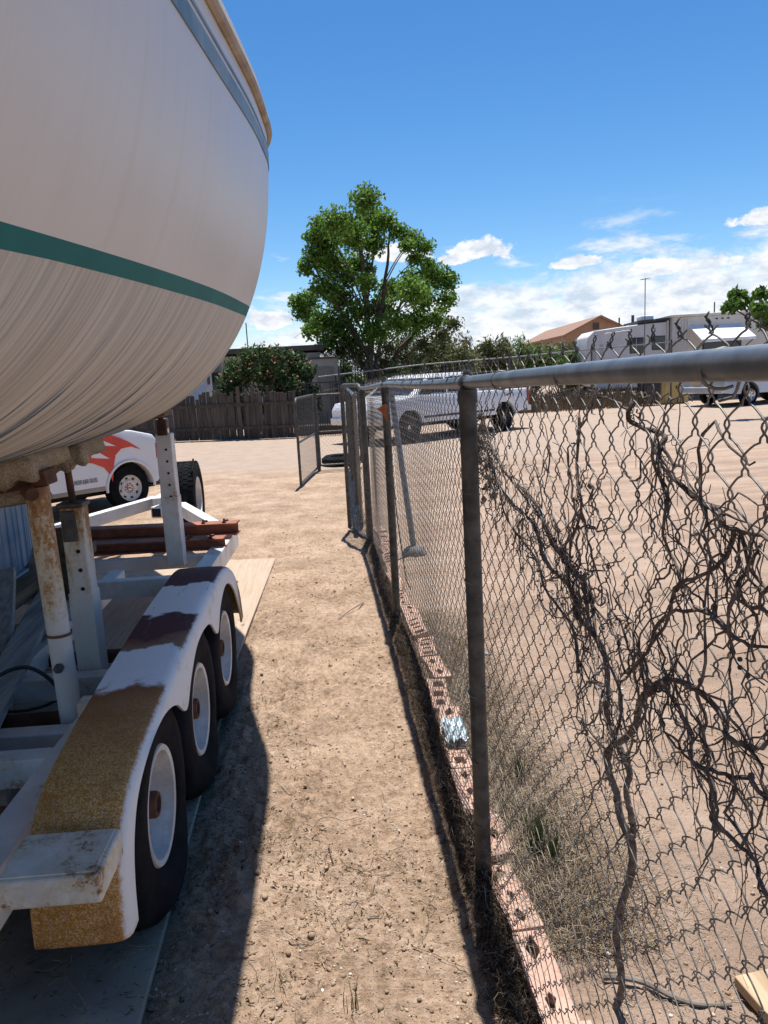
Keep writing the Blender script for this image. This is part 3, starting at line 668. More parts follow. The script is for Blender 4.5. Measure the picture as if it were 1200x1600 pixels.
# keel bunk
MB().box((0, 1.5, .49), (.34, 2.9, .07)).build('keel_bunk', WOODB, trl, False, .006)
for s in (1, -1): MB().bar((s*.30, 2.0, .40), (s*.25, 2.05, .78), .10, .05, (0, 1, 0)).build('keel_guide', WOODB, trl, False, .005)

# ---------------------------------------------------------------- sheets, beams and boards round the trailer
PLYD = varied('dirty_grey_plywood', (.07, .046, .03), (.24, .17, .115), 5, .9, bump=.3, bscale=40)
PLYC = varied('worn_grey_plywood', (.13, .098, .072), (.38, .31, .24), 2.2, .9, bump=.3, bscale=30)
def sheet(corners, label, z=.012, th=.022, mat=PLY):
    mb = MB(); n = len(corners); cx = sum(c[0] for c in corners)/n; cy = sum(c[1] for c in corners)/n
    loc = [(a-cx, b-cy) for a, b in corners]
    mb.prism(loc, -th, 0, 'XY'); o = mb.build('plywood_sheet', mat, None, False, .003); o.location = (cx, cy, z)
    return tag(o, label, 'plywood', 'plywood sheets under the trailer')
sheet([(-.46, 6.40), (-.545, 4.07), (-1.74, 4.13), (-1.66, 6.52)], 'sunlit pale plywood sheet sticking out past the far fender on the path')
sheet([(-1.68, 6.54), (-1.76, 4.14), (-2.98, 4.2), (-2.9, 6.6)], 'plywood sheet on the ground left of the keel, shaded by the bow')
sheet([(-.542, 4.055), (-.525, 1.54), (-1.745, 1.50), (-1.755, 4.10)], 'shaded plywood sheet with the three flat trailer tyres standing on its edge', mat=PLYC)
sheet([(-1.76, 4.1), (-1.75, 1.6), (-2.96, 1.6), (-2.97, 4.13)], 'dark plywood sheet on the far side of the keel bunk')

def channel(name, label, a, b, zt, h, w_, tilt):
    a = Vector((*a, 0)); b = Vector((*b, 0)); L = (b-a).length; ang = math.atan2((b-a).y, (b-a).x)
    t = thing(name, label, 'steel beam', (a.x, a.y, zt-h), ang)
    c = [(-w_/2, 0), (w_/2, 0), (w_/2, .012), (.006, .012), (.006, h-.012), (w_/2, h-.012), (w_/2, h), (-w_/2, h), (-w_/2, h-.012), (-.006, h-.012), (-.006, .012), (-w_/2, .012)]
    vs = [(0, p_, q) for p_, q in c]+[(L, p_, q) for p_, q in c]; n = len(c)
    MB().add(vs, [(i, (i+1) % n, (i+1) % n+n, i+n) for i in range(n)]+[(0, 1, 2, 3, 10, 11), (3, 4, 9, 10), (4, 5, 6, 7, 8, 9), tuple(n+i for i in (11, 10, 3, 2, 1, 0)), tuple(n+i for i in (10, 9, 4, 3)), tuple(n+i for i in (9, 8, 7, 6, 5, 4))]).build('beam', BEAMR, t, False, .002, 1)
    for k_ in (.09, .24):
        for q in (-1, 1): MB().lathe([(h-.002, .014), (h+.012, .014), (h+.013, 0)], (k_, q*w_*.28, 0), 'Z', 6).build('bolt', RUST, t)
        MB().lathe([(h+.012, .007), (h+.032, .007), (h+.032, 0)], (k_, w_*.28, 0), 'Z', 8).build('stud', RUST, t)
    return t
channel('rusty_beam', 'farther of two red-brown rusty steel beams lying across the trailer rails', (-.64, 5.47), (-2.75, 5.72), .515, .088, .13, 0)
channel('rusty_beam', 'nearer and lower of two rusty steel beams lying across the trailer, orange end', (-.70, 5.16), (-2.72, 5.36), .472, .078, .12, 0)

def board(label, a, b, w_, th, upv, mat=WOODG, name='weathered_board'):
    o = MB().bar((0, 0, 0), Vector(b)-Vector(a), w_, th, upv).build(name, mat, None, False, .004); o.location = a
    return tag(o, label, 'board')
board('grey weathered board leaning up beside the blue keel', (-1.25, 2.62, .05), (-1.56, 3.72, .66), .10, .04, (0, -.4, 1))
board('short bleached board lying across the trailer under the keel edge', (-1.30, 3.5, .42), (-1.75, 3.62, .40), .09, .035, (0, -.2, 1))
board('long bleached plank lying slanted on the cross members left of the rusty post', (-1.12, 2.2, .44), (-1.52, 4.3, .47), .12, .03, (0, 0, 1))
pc = [(-1.35, 2.6, .36), (-1.28, 2.62, .44), (-1.22, 2.72, .50), (-1.14, 2.80, .50), (-1.06, 2.82, .42), (-1.03, 2.80, .33), (-1.06, 2.76, .22), (-1.12, 2.62, .12), (-1.2, 2.4, .06), (-1.28, 2.2, .04)]
ts = np.linspace(0, len(pc)-1, 60); sp_ = [spl(range(len(pc)), [q[i] for q in pc])(ts) for i in range(3)]
tag(MB().tube(list(zip(*sp_)), .0075, 8).build('black_cable', BLACK, None, True), 'looped black cable hanging over the trailer cross member', 'cable')
pc = [(-1.4, 2.9, .30), (-1.22, 2.95, .27), (-1.1, 3.0, .30), (-1.0, 3.05, .42)]
sp_ = [spl(range(4), [q[i] for q in pc])(np.linspace(0, 3, 24)) for i in range(3)]
tag(MB().tube(list(zip(*sp_)), .006, 8).build('black_cable', BLACK, None, True), 'thin black cable running low to the square white post', 'cable')

# ---------------------------------------------------------------- chain-link fence
fX = spl([-1.5, 0, 2.03, 4.58, 6.8, 7.4], [.40, .395, .390, .388, .372, .365])
fZ = lambda Y: np.interp(Y, [-1.5, .65, 2.03, 4.58, 6.8, 7.4], [1.495, 1.489, 1.467, 1.433, 1.388, 1.375])
fence = thing('chain_link_fence', 'long dark chain-link fence with galvanised top rail along the right of the path', 'fence', (.39, 3.0, 0))
FO = np.array([.39, 3.0, 0])
L3 = lambda P: [tuple(np.array(q)-FO) for q in P]
ry = np.linspace(-1.5, 6.85, 60)
MB().tube(L3([(float(fX(q)), q, float(fZ(q))+.004*math.sin(q*1.7)) for q in ry]), .0164, 16).build('top_rail', GALV, fence, True)
PY = (-.52, 2.03, 4.58, 6.80)
for q in PY:
    x_ = float(fX(q)); zt = float(fZ(q))
    pr = .0235 if q < 6 else .029
    po = MB().tube(L3([(x_+.004, q, -.15), (x_, q, zt-.02)]), pr, 20).build('fence_post', GALVD, fence, True)
    MB().lathe([(-.02, pr+.003), (.015, pr+.003), (.020, pr-.004)], L3([(x_, q, zt-.035)])[0], 'Z', 20).build('post_cap', GALVD, po, True)
    if q < 6: MB().lathe([(-.013, .0195), (-.012, .0225), (.012, .0225), (.013, .0195)], L3([(x_, q, zt)])[0], 'Y', 18).build('rail_loop', GALVD, po, True)
    MB().lathe([(.018, .012), (.028, .011), (.034, .005), (.046, .003), (.047, 0)], L3([(x_, q, zt)])[0], 'Z', 14).build('post_finial', GALVD, po, True)
def bulge(Y, Z):
    b = .012*np.sin(Y*1.9+.5)*np.sin(np.clip(Z/1.45, 0, 1)*np.pi)+.018*vn(Y*1.4, Z*1.6, 31)
    near = np.clip((2.0-Y)/1.2, 0, 1)*np.clip((Y+.5)/1, 0, 1)
    return b+.035*near*np.sin(np.clip(Z/1.45, 0, 1)*np.pi)
def fabric(name, Y0, Y1, n, knots=3, ztop=.046, zbot=.015, fx=fX, fz=fZ, off=.026, p_=.0715, wr=.00155, warp=1., parent=fence, org=FO, bend=True):
    nw = int((Y1-Y0)/(p_/2)); rows = 21; nodes = 2*rows
    P = []; 
    for i in range(nw):
        yb = Y0+i*p_/2; zt = float(fz(yb))+ztop; hs_ = (zt-zbot)/nodes
        y_, z_, o_ = [], [], []
        for j in range(nodes+1):
            sgn = 1 if (j+i) % 2 == 0 else -1
            sgo = 1 if (i % 2 == 0) == (j % 2 == 0) else -1
            if knots == 5:      # arched legs: quick spread under each twist, slow taper into the next one
                for t, f in ((-.26, .93), (-.13, .97), (0, 1.06), (.13, .97), (.24, .90), (.42, .42), (.56, -.04), (.66, -.42)):
                    if j == nodes and t > 0: continue
                    y_.append(yb+sgn*(p_/4)*f); z_.append(zbot+j*hs_+t*hs_); o_.append(-.0030*sgn*np.sign(t)*(1 if abs(t) > .1 else .6))
                continue
            for d in ((-.22, 0, .22) if knots == 3 else (-.15, .15)):
                y_.append(yb+sgn*(p_/4+.0022*(1 if d == 0 else .55))); z_.append(zbot+j*hs_+d*hs_)
                o_.append(-.0028*sgn*(np.sign(d) if d else 0)*1.)
        y_, z_, o_ = np.array(y_), np.array(z_), np.array(o_)
        z_ = np.clip(z_, zbot-.01, zt)
        P.append(np.stack([o_, y_, z_], -1))
    P = np.array(P); Y, Z = P[..., 1].copy(), P[..., 2].copy()
    if warp:
        P[..., 1] += warp*(.020*vn(Y*2.2, Z*2.6, 11)+.010*vn(Y*6, Z*6, 12)+.005*vn(Y*17, Z*17, 14))
        P[..., 2] += warp*(.022*vn(Y*2.0, Z*2.4, 13)*np.clip((1.42-Z)/.2, 0, 1)+.006*vn(Y*15, Z*15, 15)*np.clip((1.44-Z)/.1, 0, 1))
    P[..., 0] += fx(Y)+off+(bulge(Y, Z) if bend else 0)*np.clip((1.40-Z)/.15, 0, 1)
    # barbs: the top ends lean together in twisted pairs
    if ztop > .02:
        tp = np.clip((Z-(fz(Y)+.022))/.035, 0, 1)
        P[..., 1] += (np.random.default_rng(int(Y0*7)+50).normal(0, .006, (nw, 1)))*tp
        P[..., 0] += (np.random.default_rng(int(Y0*7)+60).normal(0, .007, (nw, 1)))*tp
    V, F = tubes(P-org, wr, n)
    return arr_mesh(name, V, F, WIRE, parent, True)
fabric('wire_mesh', -.50, 2.02, 5, 5, wr=.00125)
fabric('wire_mesh', 2.05, 4.57, 4, warp=.5, wr=.0012)
fabric('wire_mesh', 4.60, 6.80, 3, warp=.9)
# twisted barbs above the rail: two cut wire ends wound round each other
bt = []
for Y0_, Y1_ in ((-.50, 2.02), (2.05, 4.57), (4.60, 6.80)):
    for q in np.arange(Y0_+.0715/4, Y1_-.03, .0715):
        x_, zt = float(fX(q))+.026, float(fZ(q)); jx, jy = random.gauss(0, .003), random.gauss(0, .003); ph = random.uniform(0, 6)
        for s in (1, -1):
            ln = random.uniform(.052, .060); pts = [(x_, q+s*.0045, zt+.038)]
            for k_ in range(6):
                a = ph+k_*1.25+(0 if s > 0 else math.pi); u = k_/5
                pts.append((x_+jx*u+.0021*math.cos(a), q+jy*u+.0021*math.sin(a), zt+.041+(ln-.041)*u))
            pts.append((pts[-1][0]+s*.003, pts[-1][1]+s*.005, pts[-1][2]+.001)); bt.append(pts)
for i in range(0, len(bt), 2):
    V, F = tubes(np.array(bt[i:i+2])-FO, .0011, 5); arr_mesh('barb', V, F, GALVD, fence, True)
for q in (.735, 1.21, 1.66, 2.12, 2.26, 2.55, 2.85, 3.15, 3.5, 3.9, 4.3, 4.75, 5.2, 5.8, 6.3):
    x_, z_ = float(fX(q)), float(fZ(q)); pts = []
    for k_ in range(15):
        a = R(-120+k_*23); pts.append((x_+.004-.0198*math.cos(a)*1.0, q+.010*math.sin(k_*.4)+.008*(k_/14), z_+.0200*math.sin(a)))
    pts += [(x_+.024, q+.012, z_-.022), (x_+.030, q+.030, z_-.030), (x_+.026, q+.050, z_-.034)]
    MB().tube(L3(pts), .0018 if q < 2 else .0016, 6).build('tie_wire', WIRE, fence, True)
for q in (2.03, 4.58):
    for z_ in (.22, .42, .62, .95, 1.2):
        x_ = float(fX(q)); pts = [(x_+.026*math.cos(a)+.002, q+.026*math.sin(a), z_-.03*i_/11) for i_, a in enumerate(np.linspace(-1.0, 4.4, 12))]
        MB().tube(L3(pts), .0016, 5).build('tie_wire', WIRE, fence, True)

# end panel: a walk gate folded back, rounded tube frame and mesh
def gate(name, label, A, B, z0, z1, rr=.02, mid=None, tilt=0., rnd=.12, dens=.0715, wr=.0014, catg='gate', mats=(GALVD, WIRE)):
    A = np.array(A, float); B = np.array(B, float); d = B-A; L = np.linalg.norm(d); ang = math.atan2(d[1], d[0])
    g = thing(name, label, catg, (A[0], A[1], 0), ang)
    pts = [(0, 0, z0), (0, 0, z1-rnd)]+[(rnd-rnd*math.cos(a), 0, z1-rnd+rnd*math.sin(a)) for a in np.linspace(0, math.pi/2, 8)[1:]]
    pts += [(L-rnd+rnd*math.sin(a), 0, z1-rnd+rnd*math.cos(a)) for a in np.linspace(0, math.pi/2, 8)]+[(L, 0, z0)]
    MB().tube(pts+[(0, 0, z0)], rr, 10, False).build('gate_frame', mats[0], g, True)
    if mid: MB().tube([(rr, 0, mid), (L-rr, 0, mid)], rr*.8, 8).build('mid_rail', mats[0], g, True)
    nw = int((L-2*rr)/(dens/2)); nd = int((z1-z0-2*rr)/(dens/2)); P = []
    for i in range(nw):
        P.append([(rr+(i+.5)*dens/2+(1 if (i+j) % 2 == 0 else -1)*dens/4, .002*(1 if j % 2 else -1), z0+rr+(j)*(z1-z0-2*rr)/nd) for j in range(nd+1)])
    V, F = tubes(np.array(P), wr, 3); arr_mesh('wire_mesh', V, F, mats[1], g)
    return g
gate('walk_gate', 'tall narrow chain-link gate panel with rounded top at the far end of the fence', (.365, 6.86), (.215, 7.42), .03, 1.41, .021, None, rnd=.09)
gate('walk_gate', 'open chain-link gate leaf standing angled across the path end', (-.335, 10.62), (-.10, 12.50), .05, 1.225, .019, .62)
gate('walk_gate', 'wide chain-link gate panel with a pale top rail, square to the path', (-.06, 12.55), (.62, 12.62), .08, 1.215, .019, .62, rnd=.03)
po = MB().tube([(0, 0, -.1), (0, 0, 1.25)], .03, 12).build('gate_post', GALVD, None, True); po.location = (-.08, 12.53, 0); tag(po, 'dark steel post between the two open gate panels', 'post')
fence2 = thing('chain_link_fence', 'far short run of chain-link fence behind the rounded gate panel', 'fence', (.35, 8.5, 0))
O2 = np.array([.35, 8.5, 0])
for q in (8.9, 11.0, 12.6): MB().tube([tuple(np.array(c)-O2) for c in ((.34+.02*(q-8), q, -.1), (.34+.02*(q-8), q, 1.33))], .024, 12).build('fence_post', GALVD, fence2, True)
MB().tube([tuple(np.array((.34+.02*(q-8), q, 1.31))-O2) for q in (7.45, 8.9, 11, 12.6)], .017, 10).build('top_rail', GALV, fence2, True)
fabric('wire_mesh', 7.45, 12.55, 3, 2, .02, .02, lambda Y: .34+.02*(Y-8), lambda Y: 1.31+0*np.asarray(Y), .02, .0715, .0014, .4, fence2, O2, False)

# leaning pipe with its lump of concrete on the lot side
lp = thing('loose_fence_post', 'loose grey steel post leaning in the lot with a concrete lump at its foot', 'post', (.70, 6.2, 0))
MB().tube([(0, 0, .05), (-.10, .3, 1.36)], .024, 14).build('pipe', GALV, lp, True)
cm = varied('grey_concrete', (.16, .15, .14), (.30, .285, .265), 18, .95, bump=.4, bscale=70)
mb = MB().lathe([(0, 0), (0, .085), (.02, .095), (.06, .085), (.085, .06), (.09, .03), (.092, 0)], (0, 0, -.01), 'Z', 18)
mb.v = [(a*(1+.5*vn(np.array([a*20+c*9]), np.array([b*20]), 4)[0]), b*(1+.4*vn(np.array([a*20]), np.array([b*20+c*14]), 6)[0]), c) for a, b, c in mb.v]
mb.build('concrete_foot', cm, lp, True)
o = MB().tube([(.0, 0, 1.38), (.005, .02, .9), (.03, .05, .5), (.07, .06, .10), (.095, .05, .04)], .004, 6).build('wire_strand', BLACK, None, True); o.location = (.44, 5.0, 0)
tag(o, 'single dark wire hanging straight down behind the third fence bay', 'wire')
# rusty hat-shaped bracket
hb = thing('rusty_bracket', 'orange rusty pointed metal piece hooked on the fence post', 'bracket', (.36, 4.5, 1.255)); hb.scale = (.72, .72, .72)
om = varied('orange_rust', (.24, .075, .03), (.42, .15, .07), 25, .8, bump=.3)
MB().add([(-.05, 0, .06), (.02, -.03, .10), (.035, -.01, .02), (.01, .03, .09), (-.01, 0, .035), (.03, .0, -.045), (.045, -.012, -.04), (.022, .015, .10), (.04, -.02, .09), (.03, .02, 0)],
         [(0, 1, 4), (0, 4, 3), (0, 3, 1), (1, 8, 2), (1, 2, 4), (4, 2, 6), (4, 6, 5), (4, 5, 9), (4, 9, 3), (3, 9, 7), (1, 3, 7), (1, 7, 8), (8, 7, 9), (8, 9, 2), (2, 9, 5), (2, 5, 6)]).build('plate', om, hb)
MB().tube([(.01, 0, .03), (.03, .03, .04), (.055, .02, .03), (.05, -.02, .02)], .004, 6).build('hook', RUST, hb, True)

# ---------------------------------------------------------------- pink concrete blocks along the foot of the fence
def m_brick():
    n = N('pink_concrete_block'); a = n.noise(9, 7, .65); b = n.noise(120, 4, .7); oi = n.node('ShaderNodeObjectInfo')
    c = n.ramp(a, [(.35, (.45, .27, .20)), (.6, (.58, .375, .29)), (.75, (.62, .45, .37))])
    c = n.mix(n.ramp(b, [(.32, .6), (.45, 0.)]), c, (.22, .12, .09)); c = n.mix(n.ramp(n.noise(5, 6, .7), [(.5, 0.), (.66, .55)]), c, (.34, .25, .18))
    hv = n.node('ShaderNodeHueSaturation'); q = n.math('MULTIPLY_ADD', oi.outputs['Random'], .3); q.node.inputs[2].default_value = .85; n.lk(q, hv.inputs['Value']); n.lk(c, hv.inputs['Color'])
    n.bump(n.math('ADD', a, b), .5, .004); return n.done(hv.outputs[0], .92, 0, .2)
BRK = m_brick()
def block_mesh(L, W, H, holes, diamond, seed):
    rg = random.Random(seed); mb = MB(); b = .016
    nh = holes; cell = (L-2*b)/nh
    vs, fs = [], []
    # top and bottom faces with openings, built cell by cell
    for top in (1, 0):
        z = H if top else 0
    def ring(y0, y1, hole):
        x0, x1 = -W/2, W/2; o = len(mb.v)
        outer = [(x0, y0), (x1, y0), (x1, y1), (x0, y1)]
        ym, xm = (y0+y1)/2, 0
        if diamond: inner = [(xm-W*.05, ym-cell*.36), (xm+W*.24, ym-cell*.05), (xm+W*.05, ym+cell*.36), (xm-W*.24, ym+cell*.05)]
        else: inner = [(xm-W*.30, ym-cell*.32), (xm+W*.30, ym-cell*.32), (xm+W*.30, ym+cell*.32), (xm-W*.30, ym+cell*.32)]
        kx, ky = rg.uniform(.6, 1.0), rg.uniform(.6, 1.0); ox, oy = rg.gauss(0, .004), rg.gauss(0, .005)
        inner = [((a-xm)*kx+xm+ox+rg.gauss(0, .0025), (c-ym)*ky+ym+oy+rg.gauss(0, .003)) for a, c in inner]
        for z in (0, H):
            mb.v += [(a+rg.gauss(0, .001), c, z+rg.gauss(0, .001)) for a, c in outer]+[(a, c, z) for a, c in inner]
        for k_ in range(4):
            n_ = (k_+1) % 4
            mb.f.append((o+8+k_, o+8+n_, o+12+n_, o+12+k_)); mb.f.append((o+n_, o+k_, o+4+k_, o+4+n_))
            mb.f.append((o+4+n_, o+4+k_, o+12+k_, o+12+n_)); 
            if k_ in (1, 3) or (k_ == 0 and y0 == -L/2) or (k_ == 2 and abs(y1-L/2) < 1e-6): mb.f.append((o+k_, o+n_, o+8+n_, o+8+k_))
    ys = [-L/2]+[-L/2+b+cell*(i+1) for i in range(nh-1)]+[L/2]
    for a, c in zip(ys[:-1], ys[1:]): ring(a, c, True)
    return mb
protos = []
for hs_, dia, L in ((2, True, .30), (3, True, .29), (4, False, .31), (3, False, .30), (1, True, .20), (2, True, .27), (3, True, .31), (2, False, .24)):
    o = block_mesh(L, .090, .046, hs_, dia, len(protos)).build('pink_block', BRK, None, False, .005, 2); o['L'] = L; protos.append(o)
used = set(); yy = 1.16; k_ = 0; BL = []
seq = [0, 5, 6, 4, 1, 7, 5, 3, 0, 2, 2, 6, 1, 4, 5, 0, 3, 1, 2, 5, 6, 7, 4, 1, 0]
special = {4: 'pink block next to the second fence post, tilted towards the path', 8: 'pink block with four square openings standing proud beyond the near post', 3: 'short broken pink block at the bottom edge of the picture'}
while yy < 7.2:
    i = seq[k_ % len(seq)]; src = protos[i]; L = src['L']
    o = src if i not in used else src.copy()
    if i in used: COL.objects.link(o)
    used.add(i)
    cy = yy+L/2; X0 = .455 if cy < 2.2 else (.455 if cy < 3.4 else .475)
    if 2.0 < cy < 2.3: X0 = .482
    o.location = (X0+random.gauss(0, .006)+.02*math.sin(cy*2.1), cy, -.018+random.uniform(0, .020)); o.rotation_euler = (random.gauss(0, .04), random.gauss(0, .09), random.gauss(0, .075)+(math.pi if random.random() < .5 else 0))
    o.scale = (random.uniform(.9, 1.12), 1, 1)
    if i in (2, 3): o.location.z += .012; o.rotation_euler.y += -.10
    BL.append(o)
    yy += L+random.choice([.004, .008, .012, .02, .045]); k_ += 1
ORD = ['first', 'second', 'third', 'fourth', 'fifth', 'sixth', 'seventh', 'eighth', 'ninth', 'tenth']
na = [o for o in BL if o.location.y < 2.03][::-1]; nb = [o for o in BL if 2.03 <= o.location.y < 4.58]; nc = [o for o in BL if o.location.y >= 4.58]
for i, o in enumerate(na): tag(o, 'pink block with diamond holes, %s in front of the near fence post' % ORD[i], 'block')
for i, o in enumerate(nb): tag(o, ('pink block %s beyond the near fence post in the row' % ORD[i]) if i < 10 else 'pink block just before the second fence post in the row', 'block')
for o in nc: tag(o, 'small-looking pink block in the far row beyond the second fence post', 'block')
for o in BL: o['group'] = 'pink blocks along the foot of the fence'
# crumpled foil on one block
n_ = 15; V = []; 
for i in range(n_):
    for j in range(n_):
        u, v_ = i/(n_-1)-.5, j/(n_-1)-.5
        V.append((u*.085+.016*vn(np.array([i*.7]), np.array([j*.7]), 3)[0], v_*.20+.02*vn(np.array([i*.6]), np.array([j*.6]), 4)[0], .016+.045*(vn(np.array([i*.55]), np.array([j*.5]), 5)[0]+.3)*(1-2.2*u*u)))
F = [(i*n_+j, (i+1)*n_+j, (i+1)*n_+j+1, i*n_+j+1) for i in range(n_-1) for j in range(n_-1)]
fo = N('crumpled_pale_wrapper'); fo = fo.done(fo.ramp(fo.noise(30, 5, .7), [(.38, (.10, .13, .15)), (.5, (.45, .58, .64)), (.66, (.72, .80, .84))]), .35, .25)
o = arr_mesh('crumpled_wrapper', V, F, fo); o.location = (.455, 2.88, .044); tag(o, 'crumpled pale blue foil wrapper lying on the blocks under the fence', 'litter')

# ---------------------------------------------------------------- vegetation helpers
def foliage(name, c1, c2, trans=.35, tip=None):
    n = N(name); g = n.node('ShaderNodeNewGeometry'); a = n.noise(1.7, 3, .6)
    c = n.ramp(n.math('ADD', n.math('MULTIPLY', g.outputs['Random Per Island'], .6), n.math('MULTIPLY', a, .4)), [(.25, c1), (.72, c2)]+([(.93, tip)] if tip else []))
    d = n.node('ShaderNodeBsdfTranslucent'); n.lk(c, d.inputs[0]); mxs = n.node('ShaderNodeMixShader'); mxs.inputs[0].default_value = trans
    n.done(c, .55, 0, .3); n.lk(n.b.outputs[0], mxs.inputs[1]); n.lk(d.outputs[0], mxs.inputs[2]); n.lk(mxs.outputs[0], n.o.inputs[0]); return n.m
def leaves(C_, rad, cnt, size, rg, squash=.8, elong=1.9, hang=0., shell=.45):
    """small folded leaves spread through ellipsoidal clumps"""
    Vs = []
    for (cx, cy, cz), r_, n in zip(C_, rad, cnt):
        d = rg.normal(size=(n, 3)); d /= np.linalg.norm(d, axis=1, keepdims=True)
        q = d*(r_*(shell+(1-shell)*rg.random((n, 1)))**1.0)*rg.choice([1., 1., 1., 1.18], (n, 1)); q[:, 2] *= squash; q[:, 1] *= .95
        q += (cx, cy, cz)
        a = rg.normal(size=(n, 3)); a[:, 2] -= hang; a /= np.linalg.norm(a, axis=1, keepdims=True)
        b = np.cross(a, rg.normal(size=(n, 3))); b /= np.linalg.norm(b, axis=1, keepdims=True)
        s = size*(.6+.8*rg.random((n, 1)))
        Vs.append(np.stack([q-a*s*elong/2, q+b*s/2, q+a*s*elong/2, q-b*s/2], 1))
    V = np.concatenate(Vs).reshape(-1, 3); return V, np.arange(len(V)).reshape(-1, 4)
def limb_mesh(name, mat, parent, limbs, n=7):
    mb = MB()
    for pts, r0, r1 in limbs:
        pts = [Vector(q) for q in pts]; k = len(pts); ts = np.linspace(0, k-1, (k-1)*4+1)
        sp = [spl(range(k), [q[i] for q in pts])(ts) for i in range(3)]
        mb.tube([(a+.25*r0*math.sin(i*1.9), b, c) for i, (a, b, c) in enumerate(zip(*sp))], list(np.linspace(r0, r1, len(ts))), n)
    return mb.build(name, mat, parent, True, angle=80)
BARK = varied('dark_bark', (.035, .026, .020), (.10, .078, .06), 12, .95, bump=.5, bscale=20)
TWIGG = varied('grey_twig', (.10, .085, .07), (.22, .19, .16), 20, .9)

# ---------------------------------------------------------------- big green tree
def to_tree(u, v, sc, tx, dz=0.): return (tx+(u-575)*sc+(600-v)*sc*.052, 1.5+(574-v)*sc*.915)
def make_tree(name, label, base, clumps, leafmat, size, dens, trunk, rg, sc, depth=1.3, hang=.3, shell=.3, extra=None):
    bx, by = base; t = thing(name, label, 'tree', (bx, by, 0))
    C_, Rr, Nn = [], [], []
    for u, v, r_ in clumps:
        x, z = to_tree(u, v, sc, 1.75*by/26.)
        C_.append((x-bx, rg.normal(0, depth*.5), z)); Rr.append(r_*sc*1.38); Nn.append(int(dens*r_**1.9))
    V, F = leaves(C_, Rr, Nn, size, rg, .85, 2.0, hang, shell)
    arr_mesh('crown', V, F, leafmat, t)
    limbs = list(trunk)
    for q_i, (c, r_) in enumerate(zip(C_, Rr)):
        if q_i % 5 in (1, 3): continue
        z0 = max(1.2, min(c[2]-.5, c[2]*.62)); b0 = (rg.normal(0, .05)+c[0]*.12, 0, z0)
        mid = ((b0[0]+c[0])/2+rg.normal(0, .08), c[1]*.4, (b0[2]+c[2])/2+.1+.1*abs(c[0]))
        limbs.append(([b0, mid, (c[0], c[1], c[2]), (c[0]*1.05, c[1]*1.1, c[2]+r_*.6)], .026, .006))
        for _ in range(5):
            e = np.array(c)+rg.normal(0, r_*.55, 3); limbs.append(([c, tuple((np.array(c)+e)/2+rg.normal(0, .04, 3)), tuple(e)], .010, .003))
    limb_mesh('trunk', BARK, t, limbs, 6)
    return t
LEAF1 = foliage('bright_green_leaf', (.055, .12, .015), (.17, .30, .045), .45, (.28, .40, .09))
LEAF2 = foliage('dull_olive_leaf', (.05, .075, .02), (.115, .145, .05), .3)
ct = [(571,303,13),(560,318,18),(578,325,18),(592,332,14),(500,338,15),(487,352,11),(520,345,20),(505,362,20),(545,352,22),(548,330,15),(575,362,20),(612,348,12),(632,362,15),(652,378,12),(625,375,10),(492,385,18),(520,392,22),(476,400,11),(555,392,18),(640,392,11),(662,400,9),(608,432,17),(640,422,17),(668,420,18),(690,430,14),(700,418,7),(478,440,15),(463,452,11),(505,432,20),(530,445,20),(565,430,14),(470,468,13),(495,478,19),(530,488,21),(560,470,16),(592,462,18),(625,455,19),(660,452,18),(684,462,13),(484,502,12),(512,512,17),(545,520,17),(578,505,18),(610,495,18),(645,492,18),(672,490,13),(690,470,8),(575,400,8),(540,415,14)]
rg1 = np.random.default_rng(3); SC = 26.5/1200
trunk = [([(-.02, 0, -.1), (0, 0, 1.3), (.03, .05, 2.6), (-.05, 0, 4.2), (-.12, 0, 6.0), (-.02, 0, 7.0)], .17, .02), ([(.20, .1, -.1), (.2, .1, 1.2), (.35, .1, 2.4), (1.2, .3, 3.8), (2.1, .2, 4.9)], .12, .02), ([(0, 0, 2.0), (-.5, .1, 3.0), (-1.3, .2, 4.4), (-1.9, 0, 5.6)], .10, .02), ([(0, 0, 2.4), (.5, -.1, 3.8), (.8, 0, 5.4), (.9, 0, 6.2)], .09, .02)]
make_tree('shade_tree', 'tall bright green leafy tree with a dark trunk behind the gate', (1.78, 26.5), ct, LEAF1, .066, 4.6, trunk, rg1, SC, 1.7, shell=.05)
ct2 = [(525,535,15),(550,545,14),(500,528,10),(600,530,16),(630,525,17),(655,528,16),(680,515,15),(697,500,11),(625,550,17),(650,548,13),(595,556,13),(610,572,13),(640,568,10),(702,490,8),(668,540,10),(560,560,10)]
trunk = [([(.1, 0, -.1), (.15, 0, 1.2), (0, .1, 2.0), (.8, .1, 2.9), (1.8, .1, 3.6)], .19, .03), ([(.1, 0, 1.2), (-.5, 0, 2.0), (-1.4, 0, 2.7), (-2.2, .1, 3.0)], .09, .02), ([(.1, 0, 1.4), (1.0, -.1, 2.0), (1.7, 0, 2.2)], .08, .02)]
make_tree('mesquite_tree', 'lower olive green mesquite with crooked dark limbs under the tall tree', (2.75, 27.6), ct2, LEAF2, .055, 4.0, trunk, np.random.default_rng(5), 27.6/1200, 1.6, .6, .05)

